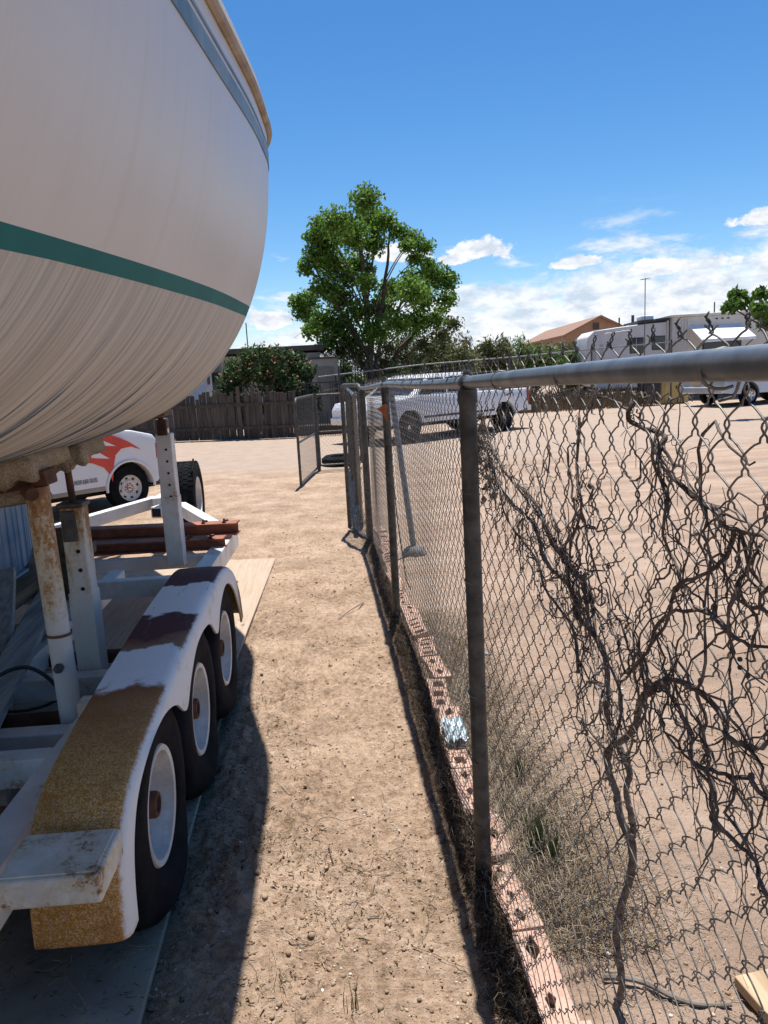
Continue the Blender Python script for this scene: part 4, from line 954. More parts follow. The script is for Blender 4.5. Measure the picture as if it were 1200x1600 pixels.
# tree at the right edge
t = thing('leafy_tree', 'leafy green branch of a tree cut off by the right edge of the picture', 'tree', (11.6, 18.0, 0))
rg2 = np.random.default_rng(9); C_ = [(-1.75, 0, 2.62), (-1.45, .1, 2.75), (-1.2, -.2, 2.55), (-.9, .2, 2.9), (-.95, 0, 2.45), (-.6, .1, 2.65), (-.5, -.3, 3.05), (-.25, .3, 2.3), (0, 0, 2.9), (.3, .2, 3.3), (.6, 0, 2.7), (1.0, .2, 3.1), (.2, -.4, 2.4), (-.7, .3, 2.2), (1.2, -.2, 2.5), (-1.5, .2, 2.9), (-.3, 0, 2.0), (-.55, .1, 1.7)]
V, F = leaves(C_, [.24]*len(C_), [150]*len(C_), .085, rg2, .7, 2.0, .5, .2); arr_mesh('crown', V, F, foliage('mid_green_leaf', (.045, .10, .016), (.12, .22, .04), .4), t)
limb_mesh('trunk', BARK, t, [([(0, 0, -.1), (.05, 0, 1.2), (-.1, 0, 2.2), (.1, 0, 3.1)], .13, .03)]+[([(-.05, 0, 1.7+.1*(i % 5)), (c[0]*.5, c[1]*.5, 2.1+.1*(i % 3)), c, (c[0]*1.1-.05, c[1]*1.2, c[2]+.12)], .03, .006) for i, c in enumerate(C_)])

# oleander over the plank fence
ol = thing('oleander_bush', 'big dark green oleander bush with red-pink flowers leaning over the plank fence', 'shrub', (-1.35, 21.4, 0))
rg3 = np.random.default_rng(12)
C_ = [(rg3.uniform(-1.15, 1.0), rg3.uniform(-.5, .5), rg3.uniform(.6, 1.95)) for _ in range(46)]
C_ = [(a, b, min(c, 2.02-.22*max(0, abs(a+.1)-.6)**2*1.2)) for a, b, c in C_]+[(-1.1, -.3, 1.45), (-1.2, -.2, 1.2), (-.9, -.3, 1.9), (-.5, -.3, 2.12), (.1, -.3, 2.15), (.6, -.2, 2.0), (.95, -.2, 1.75), (-.2, -.2, 2.2), (.35, -.2, 2.12)]
V, F = leaves(C_, [.30]*len(C_), [190]*len(C_), .045, rg3, .9, 3.6, -.4, .2)
arr_mesh('foliage', V, F, foliage('oleander_leaf', (.028, .055, .014), (.085, .145, .042), .3, (.17, .22, .08)), ol)
fl = [c for c in C_ if c[2] > 1.25]; V, F = leaves(fl, [.36]*len(fl), [16]*len(fl), .06, rg3, .9, 1.0, 0, .75)
arr_mesh('flowers', V, F, foliage('pink_flower', (.34, .10, .08), (.50, .22, .17), .3), ol)['kind'] = 'stuff'
limb_mesh('stems', BARK, ol, [([(rg3.normal(0, .2), rg3.normal(0, .15), -.05), (c[0]*.5, c[1]*.5, c[2]*.55), c], .02, .005) for c in C_])
iv = thing('ivy_shrub', 'narrow very dark green shrub at the right end of the oleander', 'shrub', (-.32, 21.3, 0))
C_ = [(rg3.uniform(-.22, .22), rg3.uniform(-.2, .2), z) for z in np.linspace(.5, 2.05, 14)]
V, F = leaves(C_, [.24]*14, [170]*14, .06, rg3, 1, 1.6, .3, .2); arr_mesh('foliage', V, F, foliage('dark_ivy_leaf', (.010, .026, .010), (.03, .06, .02), .2), iv)
limb_mesh('stems', BARK, iv, [([(0, 0, 0), (.03, 0, 1), (c[0], c[1], c[2])], .02, .006) for c in C_[6:]])

# desert brush beyond the lots
def brush(label, x, y_, w_, h, leafmat, n, size, seed, twigs=40, dens=1.):
    rg = np.random.default_rng(seed); b = thing('desert_shrub', label, 'shrub', (x, y_, 0), 0, 'desert brush beyond the lot'); limbs = []; C_ = []
    for i in range(twigs):
        a = rg.uniform(-1, 1); hh = h*rg.uniform(.6, 1.0)*(1-.25*a*a); e = (a*w_/2*rg.uniform(.7, 1.05), rg.uniform(-.6, .6), hh)
        limbs.append(([(a*.25, rg.uniform(-.1, .1), -.05), (e[0]*.55, e[1]*.5, hh*.45), e], .020, .003))
        for k_ in range(3):
            u = rg.uniform(.45, .95); q = np.array([e[0]*u, e[1]*u, hh*u]); C_.append(tuple(q)); f_ = q+np.array([rg.normal(0, .2), rg.normal(0, .2), rg.uniform(.1, .4)]); limbs.append(([tuple(q), tuple((q+f_)/2+.02), tuple(f_)], .008, .002))
    limb_mesh('stems', TWIGG, b, limbs, 4)
    V, F = leaves(C_, [.36*w_/3]*len(C_), [int(n*3.0)]*len(C_), size*1.15, rg, 1.1, 3.2, -.7, .0); arr_mesh('foliage', V, F, leafmat, b); return b
OLV = foliage('creosote_leaf', (.085, .10, .035), (.19, .20, .08), .3); GRN = foliage('fresh_shrub_leaf', (.07, .12, .028), (.17, .25, .08), .35); GRY = foliage('greyish_leaf', (.13, .13, .09), (.25, .24, .17), .25); BRN = foliage('dry_olive_leaf', (.14, .125, .055), (.24, .21, .10), .25)
brush('thin olive twiggy shrub standing just right of the trees', 4.9, 30, 2.8, 3.0, OLV, 16, .05, 21, 60)
brush('olive brown shrub low behind the white pickup roof', 5.6, 33, 3.6, 3.0, BRN, 22, .06, 22)
brush('yellow-olive rounded shrub in the middle of the brush row', 7.3, 34, 3.6, 3.05, OLV, 24, .06, 23)
brush('dull brown shrub half hidden below the distant ridge', 8.6, 36, 3.4, 3.0, BRN, 22, .06, 24)
brush('feathery grey-green shrub with sprays reaching above the ridge', 9.5, 35, 3.6, 2.7, GRN, 24, .05, 25, 60)
brush('dense olive shrub left of the tan house', 11.8, 37, 3.0, 2.7, OLV, 26, .06, 26)
brush('bright green shrub in front of the tan house beside the travel trailer', 10.1, 29.6, 1.9, 2.3, GRN, 34, .06, 27, 36)
brush('low olive shrub behind the mesquite trunk', 3.4, 33, 3.0, 2.3, OLV, 24, .06, 28)
brush('dark green shrub behind the beige shed and iron fence', .9, 29, 2.2, 2.0, GRN, 26, .07, 29)

# ---------------------------------------------------------------- plank fence, iron fence, buildings
pf = thing('plank_fence', 'long dark weathered plank fence across the lane, uneven slat tops', 'fence', (-.62, 19.85, 0), math.atan2(1.03, -3.1))
slm = []
for k_ in range(6):
    mb = MB(); h = 1.12+.035*k_; w_ = .088+.004*(k_ % 3); lean = random.uniform(-.012, .012)
    mb.add([(-w_/2, -.009, 0), (w_/2, -.009, 0), (w_/2, .009, 0), (-w_/2, .009, 0), (-w_/2+lean, -.009, h-random.uniform(0, .03)), (w_/2+lean, -.009, h-random.uniform(0, .03)), (w_/2+lean, .009, h-.01), (-w_/2+lean, .009, h-.01)], [(3, 2, 1, 0), (4, 5, 6, 7), (0, 1, 5, 4), (1, 2, 6, 5), (2, 3, 7, 6), (3, 0, 4, 7)])
    slm.append(mb)
first = {}
for i in range(112):
    k_ = random.randrange(6)
    if k_ not in first: o = slm[k_].build('slat', WOODF, pf); first[k_] = o
    else: o = first[k_].copy(); COL.objects.link(o)
    o.location = (.05+i*.0985, random.gauss(0, .008)+.01*(i % 2), .01); o.rotation_euler = (random.gauss(0, .02), 0, random.gauss(0, .08)); o.scale = (1, 1, random.uniform(.95, 1.06))
for z_ in (.3, .9): MB().box((5.5, .04, z_), (11, .035, .08)).build('fence_rail', WOODF, pf)
IRON = varied('black_iron', (.010, .010, .011), (.028, .027, .027), 10, .6)
irf = thing('iron_fence', 'black iron picket fence with uneven bars seen through the gate', 'fence', (.1, 20.0, 0))
for i in range(24):
    x_ = -.62+i*.062
    if 5 <= i <= 12 and i not in (6, 9): h = .42+.08*(i % 3)
    else: h = random.choice([1.25, 1.3, 1.35])
    MB().tube([(x_, random.gauss(0, .01), 0), (x_+random.gauss(0, .006), 0, h)], .013, 6).build('picket', IRON, irf)
for z_ in (.10, .36): MB().box((.09, 0, z_), (1.5, .028, .035)).build('rail', IRON, irf)
MB().box((-.05, .02, 1.36), (1.25, .028, .03)).build('top_bar', IRON, irf)
mb = MB(); mb.box((.1, .3, .13), (1.7, .3, .26), (.05, .02, 0)); o = mb.build('dark_kerb_log', WOODF, None, False, .04); o.location = (.1, 20.2, 0); tag(o, 'dark low timber lying at the foot of the iron fence', 'log')
ir2 = thing('picket_fence', 'tall dark uneven pickets between the beige shed and the tree', 'fence', (1.0, 24.5, 0))
for i in range(13): MB().box((-.45+i*.10, random.gauss(0, .03), (1.5+.18*(i % 4)+random.uniform(0, .25))/2), (.045, .03, 1.5+.18*(i % 4)), (0, random.gauss(0, .03), 0)).build('picket', IRON, ir2)
for z_ in (.5, 1.25): MB().box((.15, .04, z_), (1.35, .03, .06)).build('rail', IRON, ir2)
BEIGE = varied('beige_siding', (.27, .245, .205), (.34, .31, .265), 3, .8); BEIGED = varied('taupe_door', (.17, .155, .13), (.22, .20, .17), 3, .7); ROOFD = varied('dark_flat_roof', (.05, .045, .042), (.10, .09, .085), 4, .9)
WSID = varied('pale_corrugated_metal', (.52, .56, .60), (.62, .66, .70), 4, .5)
GLASS = N('dark_window_glass'); GLASS = GLASS.done((.02, .025, .03), .08, 0, .6)
mh = thing('mobile_home', 'long low beige mobile home with dark roof edge behind the oleander', 'house', (-5.0, 27.5, 0))
MB().box((0, 0, 1.25), (10.2, 3.2, 2.1)).build('wall', BEIGE, mh); MB().box((0, 0, 2.46), (10.5, 3.5, .17)).build('roof', ROOFD, mh, False, .02)
MB().box((0, 0, .1), (10.1, 3.1, .2)).build('skirting', BEIGED, mh)
for x_ in (-4, -2.2, 1.4, 3.6):
    f_ = MB().box((x_, -1.61, 1.6), (.9, .04, .8)).build('window', BEIGED, mh); MB().box((x_, -1.634, 1.6), (.78, .01, .68)).build('pane', GLASS, f_)
MB().tube([(2.6, .5, 2.5), (2.6, .5, 3.5)], .02, 6).build('vent_pipe', GALVD, mh)
ws = thing('metal_shed', 'white corrugated metal shed wall showing between hull and oleander', 'shed', (-4.9, 23.2, 0))
MB().box((0, 0, .9), (3.4, 1.4, 1.8)).build('wall', WSID, ws)
for i in range(34): MB().box((-1.65+i*.1, -.708, .9), (.05, .016, 1.78)).build('rib', WSID, ws)
MB().box((0, 0, 1.83), (3.6, 1.6, .06)).build('roof', ROOFD, ws)
MB().box((1.73, -.3, 1.9), (.10, .06, .9)).build('corner_post', BEIGED, ws); MB().box((1.68, -.72, 1.95), (.28, .05, .5)).build('window', GLASS, ws)
bs = thing('garden_shed', 'small beige shed with a flat door right of the dark shrub', 'shed', (.22, 25.5, 0))
MB().box((0, 0, 1.03), (.86, 1.0, 2.06)).build('wall', BEIGE, bs); MB().box((.02, -.505, .95), (.56, .02, 1.75)).build('door', BEIGED, bs, False, .004); MB().box((0, 0, 2.09), (.98, 1.15, .06)).build('roof', ROOFD, bs)
hs2 = thing('adobe_house', 'distant orange-tan house with a brown shingled gable roof', 'house', (22, 60, 0))
TANW = varied('orange_stucco', (.30, .18, .115), (.37, .23, .15), 2, .9); SHG = varied('brown_shingle_roof', (.22, .12, .075), (.32, .19, .13), 6, .9, bump=.2, bscale=15)
W2 = 2.45
mb = MB().add([(-W2, 0, 0), (W2, 0, 0), (W2, 0, 3.9), (.1, 0, 5.0), (-W2, 0, 3.9), (-W2+2.4, 22, 0), (W2+2.4, 22, 0), (W2+2.4, 22, 3.9), (2.5, 22, 5.0), (-W2+2.4, 22, 3.9)], [(0, 1, 2, 3, 4), (9, 8, 7, 6, 5), (0, 4, 9, 5), (1, 6, 7, 2)]); mb.build('wall', TANW, hs2)
for s in (1, -1):
    e0 = Vector((s*(W2+.45), -.5, 3.72)); a0 = Vector((.1, -.5, 5.10)); dv = Vector((2.45, 23, 0)); upn = Vector((0, 0, .16))
    MB().add([e0, a0, a0+dv, e0+dv, e0-upn, a0-upn, a0+dv-upn, e0+dv-upn], [(0, 1, 2, 3), (7, 6, 5, 4), (0, 4, 5, 1), (1, 5, 6, 2), (2, 6, 7, 3), (3, 7, 4, 0)]).build('roof', SHG, hs2)
MB().box((-.15, -.02, 4.3), (.5, .05, .5)).build('gable_vent', ROOFD, hs2); MB().box((1.4, -.03, 2.2), (1.0, .06, 1.1)).build('window', GLASS, hs2)
MB().tube([(2.9, .2, 3.9), (2.9, .2, 5.0)], .12, 8).build('chimney_pipe', GALVD, hs2)

# ---------------------------------------------------------------- wire fence beyond the pickup
wf = thing('wire_fence', 'far wire fence with a thin pale top rail beyond the pickup', 'fence', (3.0, 22.5, 0))
MB().tube([(-3.0, 0, 1.50), (0, 0, 1.70), (3, 0, 1.79), (5.2, .2, 1.90), (8, .5, 2.0)], .018, 8).build('top_rail', GALV, wf, True)
MB().tube([(-3.0, 0, 1.10), (0, 0, 1.37), (3, 0, 1.42), (5.2, .2, 1.5), (8, .5, 1.6)], .008, 6).build('wire', GALVD, wf, True)
for x_ in (-2.4, .1, 2.6, 5.1, 7.6): MB().tube([(x_, .05*max(0, x_-3), 0), (x_, .05*max(0, x_-3), 1.75+.04*x_)], .028, 8).build('fence_post', GALVD, wf, True)

# ---------------------------------------------------------------- travel trailers
RVW = varied('chalky_rv_siding', (.56, .53, .52), (.66, .63, .62), 1.5, .55); RVC = varied('cream_siding', (.55, .51, .45), (.66, .62, .56), 1.5, .55); TARP = varied('white_roof_tarp', (.72, .72, .72), (.82, .82, .82), 4, .6)
rv = thing('travel_trailer', 'off-white travel trailer with a rounded front and two dark windows, white tarp on its roof', 'trailer', (9.85, 28.0, 0), R(-8)); rv.scale = (.86, 1, 1.02)
# local x along its side, y away from us
prof = [(.12, .62), (0, .9), (-.02, 1.9), (.06, 2.38), (.30, 2.58), (1.2, 2.66), (2.4, 2.74), (3.35, 2.78), (3.35, .5), (.6, .5)]
MB().prism(prof, 0, 2.3).build('body', RVW, rv, False, .05)
for x0, z0, x1, z1, d in ((1.80, 1.72, 2.38, 2.27, 0), (2.72, 1.80, 3.26, 2.29, 1)):
    f_ = MB().box(((x0+x1)/2, -.012, (z0+z1)/2), (x1-x0, .03, z1-z0)).build('window', BLACK, rv, False, .02); MB().box(((x0+x1)/2, -.029, (z0+z1)/2), (x1-x0-.06, .008, z1-z0-.06)).build('pane', GLASS, f_)
    if d == 0: MB().box(((x0+x1)/2-.02, -.036, (z0+z1)/2), (.018, .008, z1-z0-.06)).build('mullion', RVW, f_)
for s in ((.30, 1.75, .20, .42), (.62, 1.85, .16, .5)): MB().box((s[0], -.004, s[1]), (s[2], .012, s[3])).build('faded_decal', varied('grey_decal', (.40, .385, .38), (.46, .44, .43), 3, .6), rv)
mb = MB(); 
for i in range(7): mb2 = MB(); 
V = []
for i in range(20):
    for j in range(6):
        u, v_ = i/19, j/5; V.append((.75+1.1*u, -.05+1.9*v_, 2.60+.12*u*.7+.05*(vn(np.array([i*.6]), np.array([j*.9]), 4)[0]+.4)-(.16 if j == 0 else 0)))
arr_mesh('roof_tarp', V, [(i*6+j, (i+1)*6+j, (i+1)*6+j+1, i*6+j+1) for i in range(19) for j in range(5)], TARP, rv, True)
MB().box((2.75, 1.0, 2.83), (1.25, 2.1, .09), (0, R(-2.5), 0)).build('roof_edge', ROOFD, rv)
MB().box((2.65, .7, 2.95), (.55, .6, .18)).build('roof_vent', TARP, rv, False, .04)
MB().tube([(1.5, .5, 2.7), (1.5, .5, 3.02)], .035, 8).build('vent_pipe', GALVD, rv)
MB().box((3.36, -.02, 1.65), (.08, .06, 2.3)).build('corner_trim', RVC, rv)
for x_ in (1.1, 2.0): 
    MB().lathe(tread_prof(.34, .2, .19), (0, 0, 0), 'Y', 24).build('wheel', TYRE, rv, True).location = (x_, .18, .34)
MB().box((1.7, 1, .45), (3.0, 1.6, .12)).build('chassis', DARK, rv)
tr2 = thing('mobile_home', 'taller cream trailer home with a raised white awning over a dark window', 'house', (12.75, 27.3, 0), R(-8))
MB().box((2.6, 1.4, 1.62), (5.2, 2.8, 2.64)).build('wall', RVC, tr2, False, .03)
for i in range(6): MB().box((.06+i*.10, -.012, 1.6), (.045, .02, 2.5)).build('corner_rib', RVW, tr2)
MB().box((2.6, 1.4, 2.985), (5.35, 2.95, .09)).build('roof', RVC, tr2, False, .02)
for x_ in (.95, 1.15, 1.35): MB().box((x_+.6, -.01, 2.82), (.07, .02, .05)).build('vent_slot', BLACK, tr2)
f_ = MB().box((1.75, -.012, 1.85), (1.35, .03, .62)).build('window', BLACK, tr2); MB().box((1.75, -.03, 1.85), (1.28, .01, .56)).build('pane', GLASS, f_)
aw = MB().add([(.58, -.02, 2.62), (2.45, -.02, 2.58), (2.6, -.85, 2.12), (.75, -.85, 2.10), (.58, -.02, 2.58), (2.45, -.02, 2.54), (2.6, -.85, 2.02), (.75, -.85, 1.99)], [(0, 1, 2, 3), (7, 6, 5, 4), (0, 4, 5, 1), (1, 5, 6, 2), (2, 6, 7, 3), (3, 7, 4, 0)]).build('awning', TARP, tr2)
for x_ in (.8, 2.5): MB().bar((x_, -.02, 1.75), (x_+.02, -.82, 2.03), .03, .03).build('awning_arm', GALV, tr2)
MB().box((4.2, -.015, 1.45), (.85, .03, 1.9)).build('door', BEIGED, tr2)
for x_, h in ((1.75, .45), (2.35, .35), (3.0, .5)): MB().tube([(x_, .8, 3.0), (x_, .8, 3.0+h)], .025, 8).build('vent_pipe', GALVD, tr2)
MB().box((2.6, 1.4, .16), (5.1, 2.7, .32)).build('skirting', BEIGED, tr2)
an = thing('antenna_mast', 'tall thin television antenna mast rising beside the travel trailer roof', 'antenna', (11.35, 26.4, 0))
MB().tube([(0, 0, 0), (0, 0, 4.25)], .016, 8).build('pole', GALVD, an)
MB().bar((-.18, 0, 4.2), (.2, .05, 4.26), .015, .015).build('boom', GALVD, an)
for k_ in range(4): MB().bar((-.15+k_*.1, -.14, 4.21), (-.15+k_*.1, .14, 4.21), .008, .008).build('element', GALVD, an)
YEL = varied('faded_yellow_paint', (.42, .32, .12), (.55, .43, .18), 4, .7)
yb = thing('yellow_cabinet', 'faded yellow metal cabinet standing between the trailers and the silver wagon', 'cabinet', (11.75, 25.2, 0))
MB().box((.15, .3, .52), (.95, .6, 1.0)).build('box', YEL, yb, False, .02); MB().box((.0, -.008, .52), (.42, .02, .85)).build('door', YEL, yb, False, .006); MB().box((.18, -.02, .55), (.03, .03, .12)).build('handle', BLACK, yb)
gc = thing('dark_bin', 'dark wheeled bin beside the yellow cabinet', 'bin', (10.95, 25.1, 0))
MB().prism([(-.24, .06), (.24, .06), (.30, .85), (-.30, .85)], -.28, .28).build('body', BLACK, gc, False, .02); MB().box((0, 0, .88), (.66, .62, .06), (R(3), 0, 0)).build('lid', BLACK, gc, False, .015)

# ---------------------------------------------------------------- vehicles
CARW = varied('white_car_paint', (.66, .67, .69), (.72, .73, .74), 2, .28, spec=.5); SILV = varied('silver_car_paint', (.42, .43, .45), (.50, .51, .53), 2, .3, .35)
REDP = varied('red_vehicle_graphic', (.52, .035, .022), (.60, .055, .035), 3, .35); LRED = varied('red_lamp_lens', (.42, .01, .01), (.52, .02, .02), 6, .2)
CHROME = varied('grey_chrome', (.45, .45, .46), (.6, .6, .6), 6, .25, .8); HEAD = varied('clear_lamp_lens', (.55, .57, .6), (.7, .72, .74), 6, .1)
def arch(cx, cz, r_, z0, n=14):
    a0 = math.asin(max(-1, min(1, (z0-cz)/r_))); return [(cx+r_*math.cos(a), cz+r_*math.sin(a)) for a in np.linspace(math.pi-a0, a0, n)]
def body(name, outline, hw, mat, parent, zsh, tumble=0., rnd=.10, bevel=.02):
    """a body pressed from one side outline: rounded towards the sides, leaning in above the shoulder"""
    n = len(outline); mb = MB(); L = []
    cx = sum(q[0] for q in outline)/n
    zmax = max(q[1] for q in outline)
    for k_, (f, ins) in enumerate(((-1, 1.), (-1, .35), (-.93, 0), (.93, 0), (1, .35), (1, 1.))):
        if k_ in (1, 4): f *= .985
        lay = []
        for x_, z_ in outline:
            yw = hw*(1-tumble*max(0, (z_-zsh))/max(.01, zmax-zsh))
            zz_ = z_-rnd*ins*(.55 if z_ > zsh-.02 else 0.)*(.5 if k_ in (0, 5) else .3)
            lay.append((x_, f*yw, zz_))
        L.append(lay); 
    for lay in L: mb.v += lay
    m_ = 6
    for k_ in range(m_-1):
        for i in range(n): j = (i+1) % n; mb.f.append((k_*n+i, k_*n+j, (k_+1)*n+j, (k_+1)*n+i))
    mb.f += [tuple(range(n)), tuple((m_-1)*n+i for i in range(n-1, -1, -1))]
    return mb.build(name, mat, parent, False, bevel, 2)
def car_wheel(parent, x_, y_, Ro, w_, rin, side, steel=True, emblem=False, rimm=None):
    wo = bpy.data.objects.new('wheel', None); COL.objects.link(wo); wo.parent = parent; wo.location = (x_, y_, Ro)
    h = w_/2; s = side
    MB().lathe([(-h*.9, rin), (-h, (Ro+rin)/2), (-h*.85, Ro-.01), (-h*.5, Ro), (h*.5, Ro), (h*.85, Ro-.01), (h, (Ro+rin)/2), (h*.9, rin)], (0, 0, 0), 'Y', 36).build('tyre', TYRE, wo, True, angle=50)
    rm = MB().lathe([(s*h*.92, rin+.005), (s*h*.98, rin), (s*h*.85, rin-.015), (s*h*.55, rin-.03), (s*h*.50, rin*.72), (s*h*.66, rin*.58), (s*h*.6, rin*.40), (s*h*.25, rin*.36), (s*h*.25, 0)], (0, 0, 0), 'Y', 32).build('rim', rimm or (RIM if steel else CHROME), wo, True, angle=40)
    for k_ in range(8):
        a = 2*math.pi*k_/8+.2; MB().box((rin*.78*math.cos(a), s*h*.555, rin*.78*math.sin(a)), (.045, .012, .028), Euler((0, -a+math.pi/2, 0)).to_matrix()).build('rim_slot', DARK, rm, False, .004)
    if emblem:
        for k_ in range(8):
            a = 2*math.pi*k_/8; MB().lathe([(s*h*.25, .016), (s*h*.52, .014), (s*h*.54, 0)], (rin*.27*math.cos(a), 0, rin*.27*math.sin(a)), 'Y', 8).build('lug_nut', CHROME, rm)
        MB().lathe([(s*h*.2, rin*.18), (s*h*.66, rin*.17), (s*h*.68, 0)], (0, 0, 0), 'Y', 20).build('hub', CHROME, rm, True)
        MB().box((0, s*h*.70, 0), (.062, .010, .030)).build('emblem', REDP, rm, False, .006)
    else: MB().lathe([(s*h*.2, rin*.3), (s*h*.6, rin*.26), (s*h*.62, 0)], (0, 0, 0), 'Y', 16).build('hub', CHROME, rm, True)
    return wo
# --- white van with red graphics (local x forward, y left)
VA = R(47); vf = Vector((math.cos(VA), math.sin(VA), 0)); vl = Vector((-math.sin(VA), math.cos(VA), 0)); vroot = Vector((-2.43, 9.65, 0))-vf*1.75*.74+vl*.90*.74
van = thing('cargo_van', 'white cargo van with red stripe graphics on its side parked behind the boat', 'van', vroot, VA); van.scale = (.74, .74, .74)
ol_ = [(-2.88, .48)]+arch(-1.68, .38, .42, .42)+arch(1.75, .38, .435, .40)+[(2.28, .42), (2.36, .50), (2.40, .80), (2.37, 1.06), (2.28, 1.22), (1.9, 1.32), (1.30, 1.40), (.55, 2.08), (.25, 2.18), (-2.6, 2.20), (-2.86, 2.05), (-2.93, 1.0)]
vb = body('body', ol_, 1.0, CARW, van, 1.12, .13, .22, .03)
MB().box((0.02, 0, .72), (4.6, 1.70, .5)).build('inner_body', DARK, van)
MB().box((-.05, 0, .36), (5.0, 1.3, .14)).build('chassis', DARK, van)
for s in (-1, 1):
    for x_ in (1.75, -1.68): car_wheel(van, x_, s*.86, .372, .235, .212, s, True, x_ > 0)
    # arch flare and sill step
    fp = [(1.75+.45*math.cos(a), s*1.004, .38+.45*math.sin(a)) for a in np.linspace(R(-3), R(183), 22)]
    MB().tube(fp, .024, 8).build('arch_flare', CARW, van, True)
    MB().box((.05, s*.985, .44), (2.45, .05, .07)).build('sill', BEIGE, van, False, .015)
    sd = s*1.0085
    def pl(poly, name, mat, off=0.): 
        n = len(poly); mb = MB().prism(poly, sd-.002*s, sd+s*(.003+off)); return mb.build(name, mat, van)
    X_ = lambda u: 1.75+(u-204)/74.
    Z_ = lambda u, v: .372+(762-.147*(u-204)-v)/88.
    px = [(110, 694), (150, 686), (176, 682.5), (195, 689), (206, 694), (222.5, 705), (209, 701), (195, 704.5), (186.5, 714), (183, 728), (179, 752), (175, 740), (170, 732), (156, 726), (130, 722), (100, 722)]
    pl([(X_(u), Z_(u, v)) for u, v in px], 'red_graphic', REDP)
    for d in ([(158, 687.5), (188.5, 700.8), (166, 700.4), (172, 696)], [(154, 715), (165, 710.5), (178, 719), (155, 718.2)], [(118, 698), (150, 705), (116, 706)]): pl([(X_(u), Z_(u, v)) for u, v in d], 'white_dart', CARW, .002)
    MB().box((.62, s*1.006, .85), (.008, .006, .72)).build('door_seam', BLACK, van)
    MB().box((.75, s*1.015, 1.02), (.13, .02, .03)).build('door_handle', BLACK, van)
    MB().prism([(.95, 1.42), (.42, 1.94), (-.25, 1.94), (-.25, 1.42)], s*.945-.004, s*.945+.004).build('side_window', GLASS, van)
    MB().box((1.05, s*1.10, 1.52), (.12, .18, .26)).build('mirror', BLACK, van, False, .03)
    MB().box((2.40, s*.80, .92), (.05, .26, .20)).build('headlight', HEAD, van, False, .015)
    MB().box((2.34, s*.985, .94), (.10, .04, .26)).build('corner_lamp', LRED if s < 0 else HEAD, van, False, .01)
MB().box((2.42, 0, .60), (.22, 2.04, .19)).build('front_bumper', BLACK, van, False, .03)
MB().box((2.34, 0, .40), (.16, 1.9, .12)).build('air_dam', BLACK, van, False, .02)
MB().box((2.40, 0, .90), (.04, 1.25, .26)).build('grille', BLACK, van, False, .01)
MB().prism([(1.26, 1.44), (.61, 2.035), (.59, 2.02), (1.24, 1.425)], -.80, .80).build('windshield', GLASS, van)
cu = bpy.data.curves.new('lettering', 'FONT'); cu.body = 'UNDER 8,600 GROSS'; cu.size = .098; cu.extrude = .001; cu.align_x = 'LEFT'
to = bpy.data.objects.new('lettering_src', cu); COL.objects.link(to); dg = bpy.context.evaluated_depsgraph_get(); me = bpy.data.meshes.new_from_object(to.evaluated_get(dg)); bpy.data.objects.remove(to)
me.name = 'lettering'; me.transform(Matrix.Translation((.72, -1.0105, .560)) @ Matrix.Rotation(math.pi/2, 4, 'X') @ Matrix.Diagonal((.47, 1, 1, 1))); link('lettering', me, BLACK, van, fix=False)
MB().box((1.9, -.72, 1.33), (.12, .05, .015)).build('washer_nozzle', BLACK, van)

# --- white pickup behind the fence (front to the left, near)
PA = math.atan2(-2.0, -2.85); pk = thing('pickup_truck', 'white pickup truck seen through the fence, red tail lamp at its right end', 'pickup', (2.66, 18.05, 0), PA); pk.scale = (.87, .95, .91)
lo = [(-2.72, .55)]+arch(-1.75, .37, .42, .45)+arch(1.75, .37, .42, .45)+[(2.5, .45), (2.66, .58), (2.68, .82), (2.58, .98), (1.75, 1.07), (1.5, 1.10), (-2.72, 1.08)]
body('body', lo, .92, CARW, pk, .80, .03, .10, .025)
MB().box((0, 0, .70), (4.7, 1.5, .42)).build('inner_body', DARK, pk); MB().box((0, 0, .42), (4.9, 1.2, .16)).build('chassis', DARK, pk)
cb = body('cab', [(-.80, 1.07), (1.62, 1.07), (.95, 1.52), (.70, 1.58), (-.50, 1.59), (-.68, 1.52)], .88, CARW, pk, 1.10, .20, .05, .02)
for s in (-1, 1):
    for w0, w1, w2, w3 in ((1.40, .42, .42, .92), (.34, -.70, -.60, .34)):
        MB().add([(w0, s*.868, 1.13), (w1, s*.868, 1.13), (w2, s*.750, 1.49), (w3, s*.750, 1.49)], [(0, 1, 2, 3)]).build('side_window', GLASS, cb).modifiers.new('t', 'SOLIDIFY').thickness = .02
    for x_ in (1.75, -1.75): car_wheel(pk, x_, s*.80, .37, .23, .20, s, True, False, BLACK)
    MB().box((-2.715, s*.86, .90), (.06, .15, .34)).build('tail_lamp', LRED, pk, False, .01); MB().box((1.30, s*1.05, 1.20), (.10, .18, .17)).build('mirror', BLACK, pk, False, .02)
    MB().box((-.0, s*.922, .58), (2.6, .012, .05)).build('side_trim', BLACK, pk); MB().box((2.62, s*.66, .80), (.08, .32, .15)).build('headlight', HEAD, pk, False, .01)
MB().prism([(1.56, 1.13), (1.00, 1.50), (.98, 1.49), (1.54, 1.12)], -.68, .68).build('windshield', GLASS, cb)
MB().box((-2.80, 0, .55), (.16, 1.80, .15)).build('rear_bumper', CHROME, pk, False, .02); MB().box((2.66, 0, .55), (.16, 1.84, .17)).build('front_bumper', CHROME, pk, False, .02)
MB().box((-1.78, 0, 1.085), (1.75, 1.55, .02)).build('bed_opening', DARK, pk)
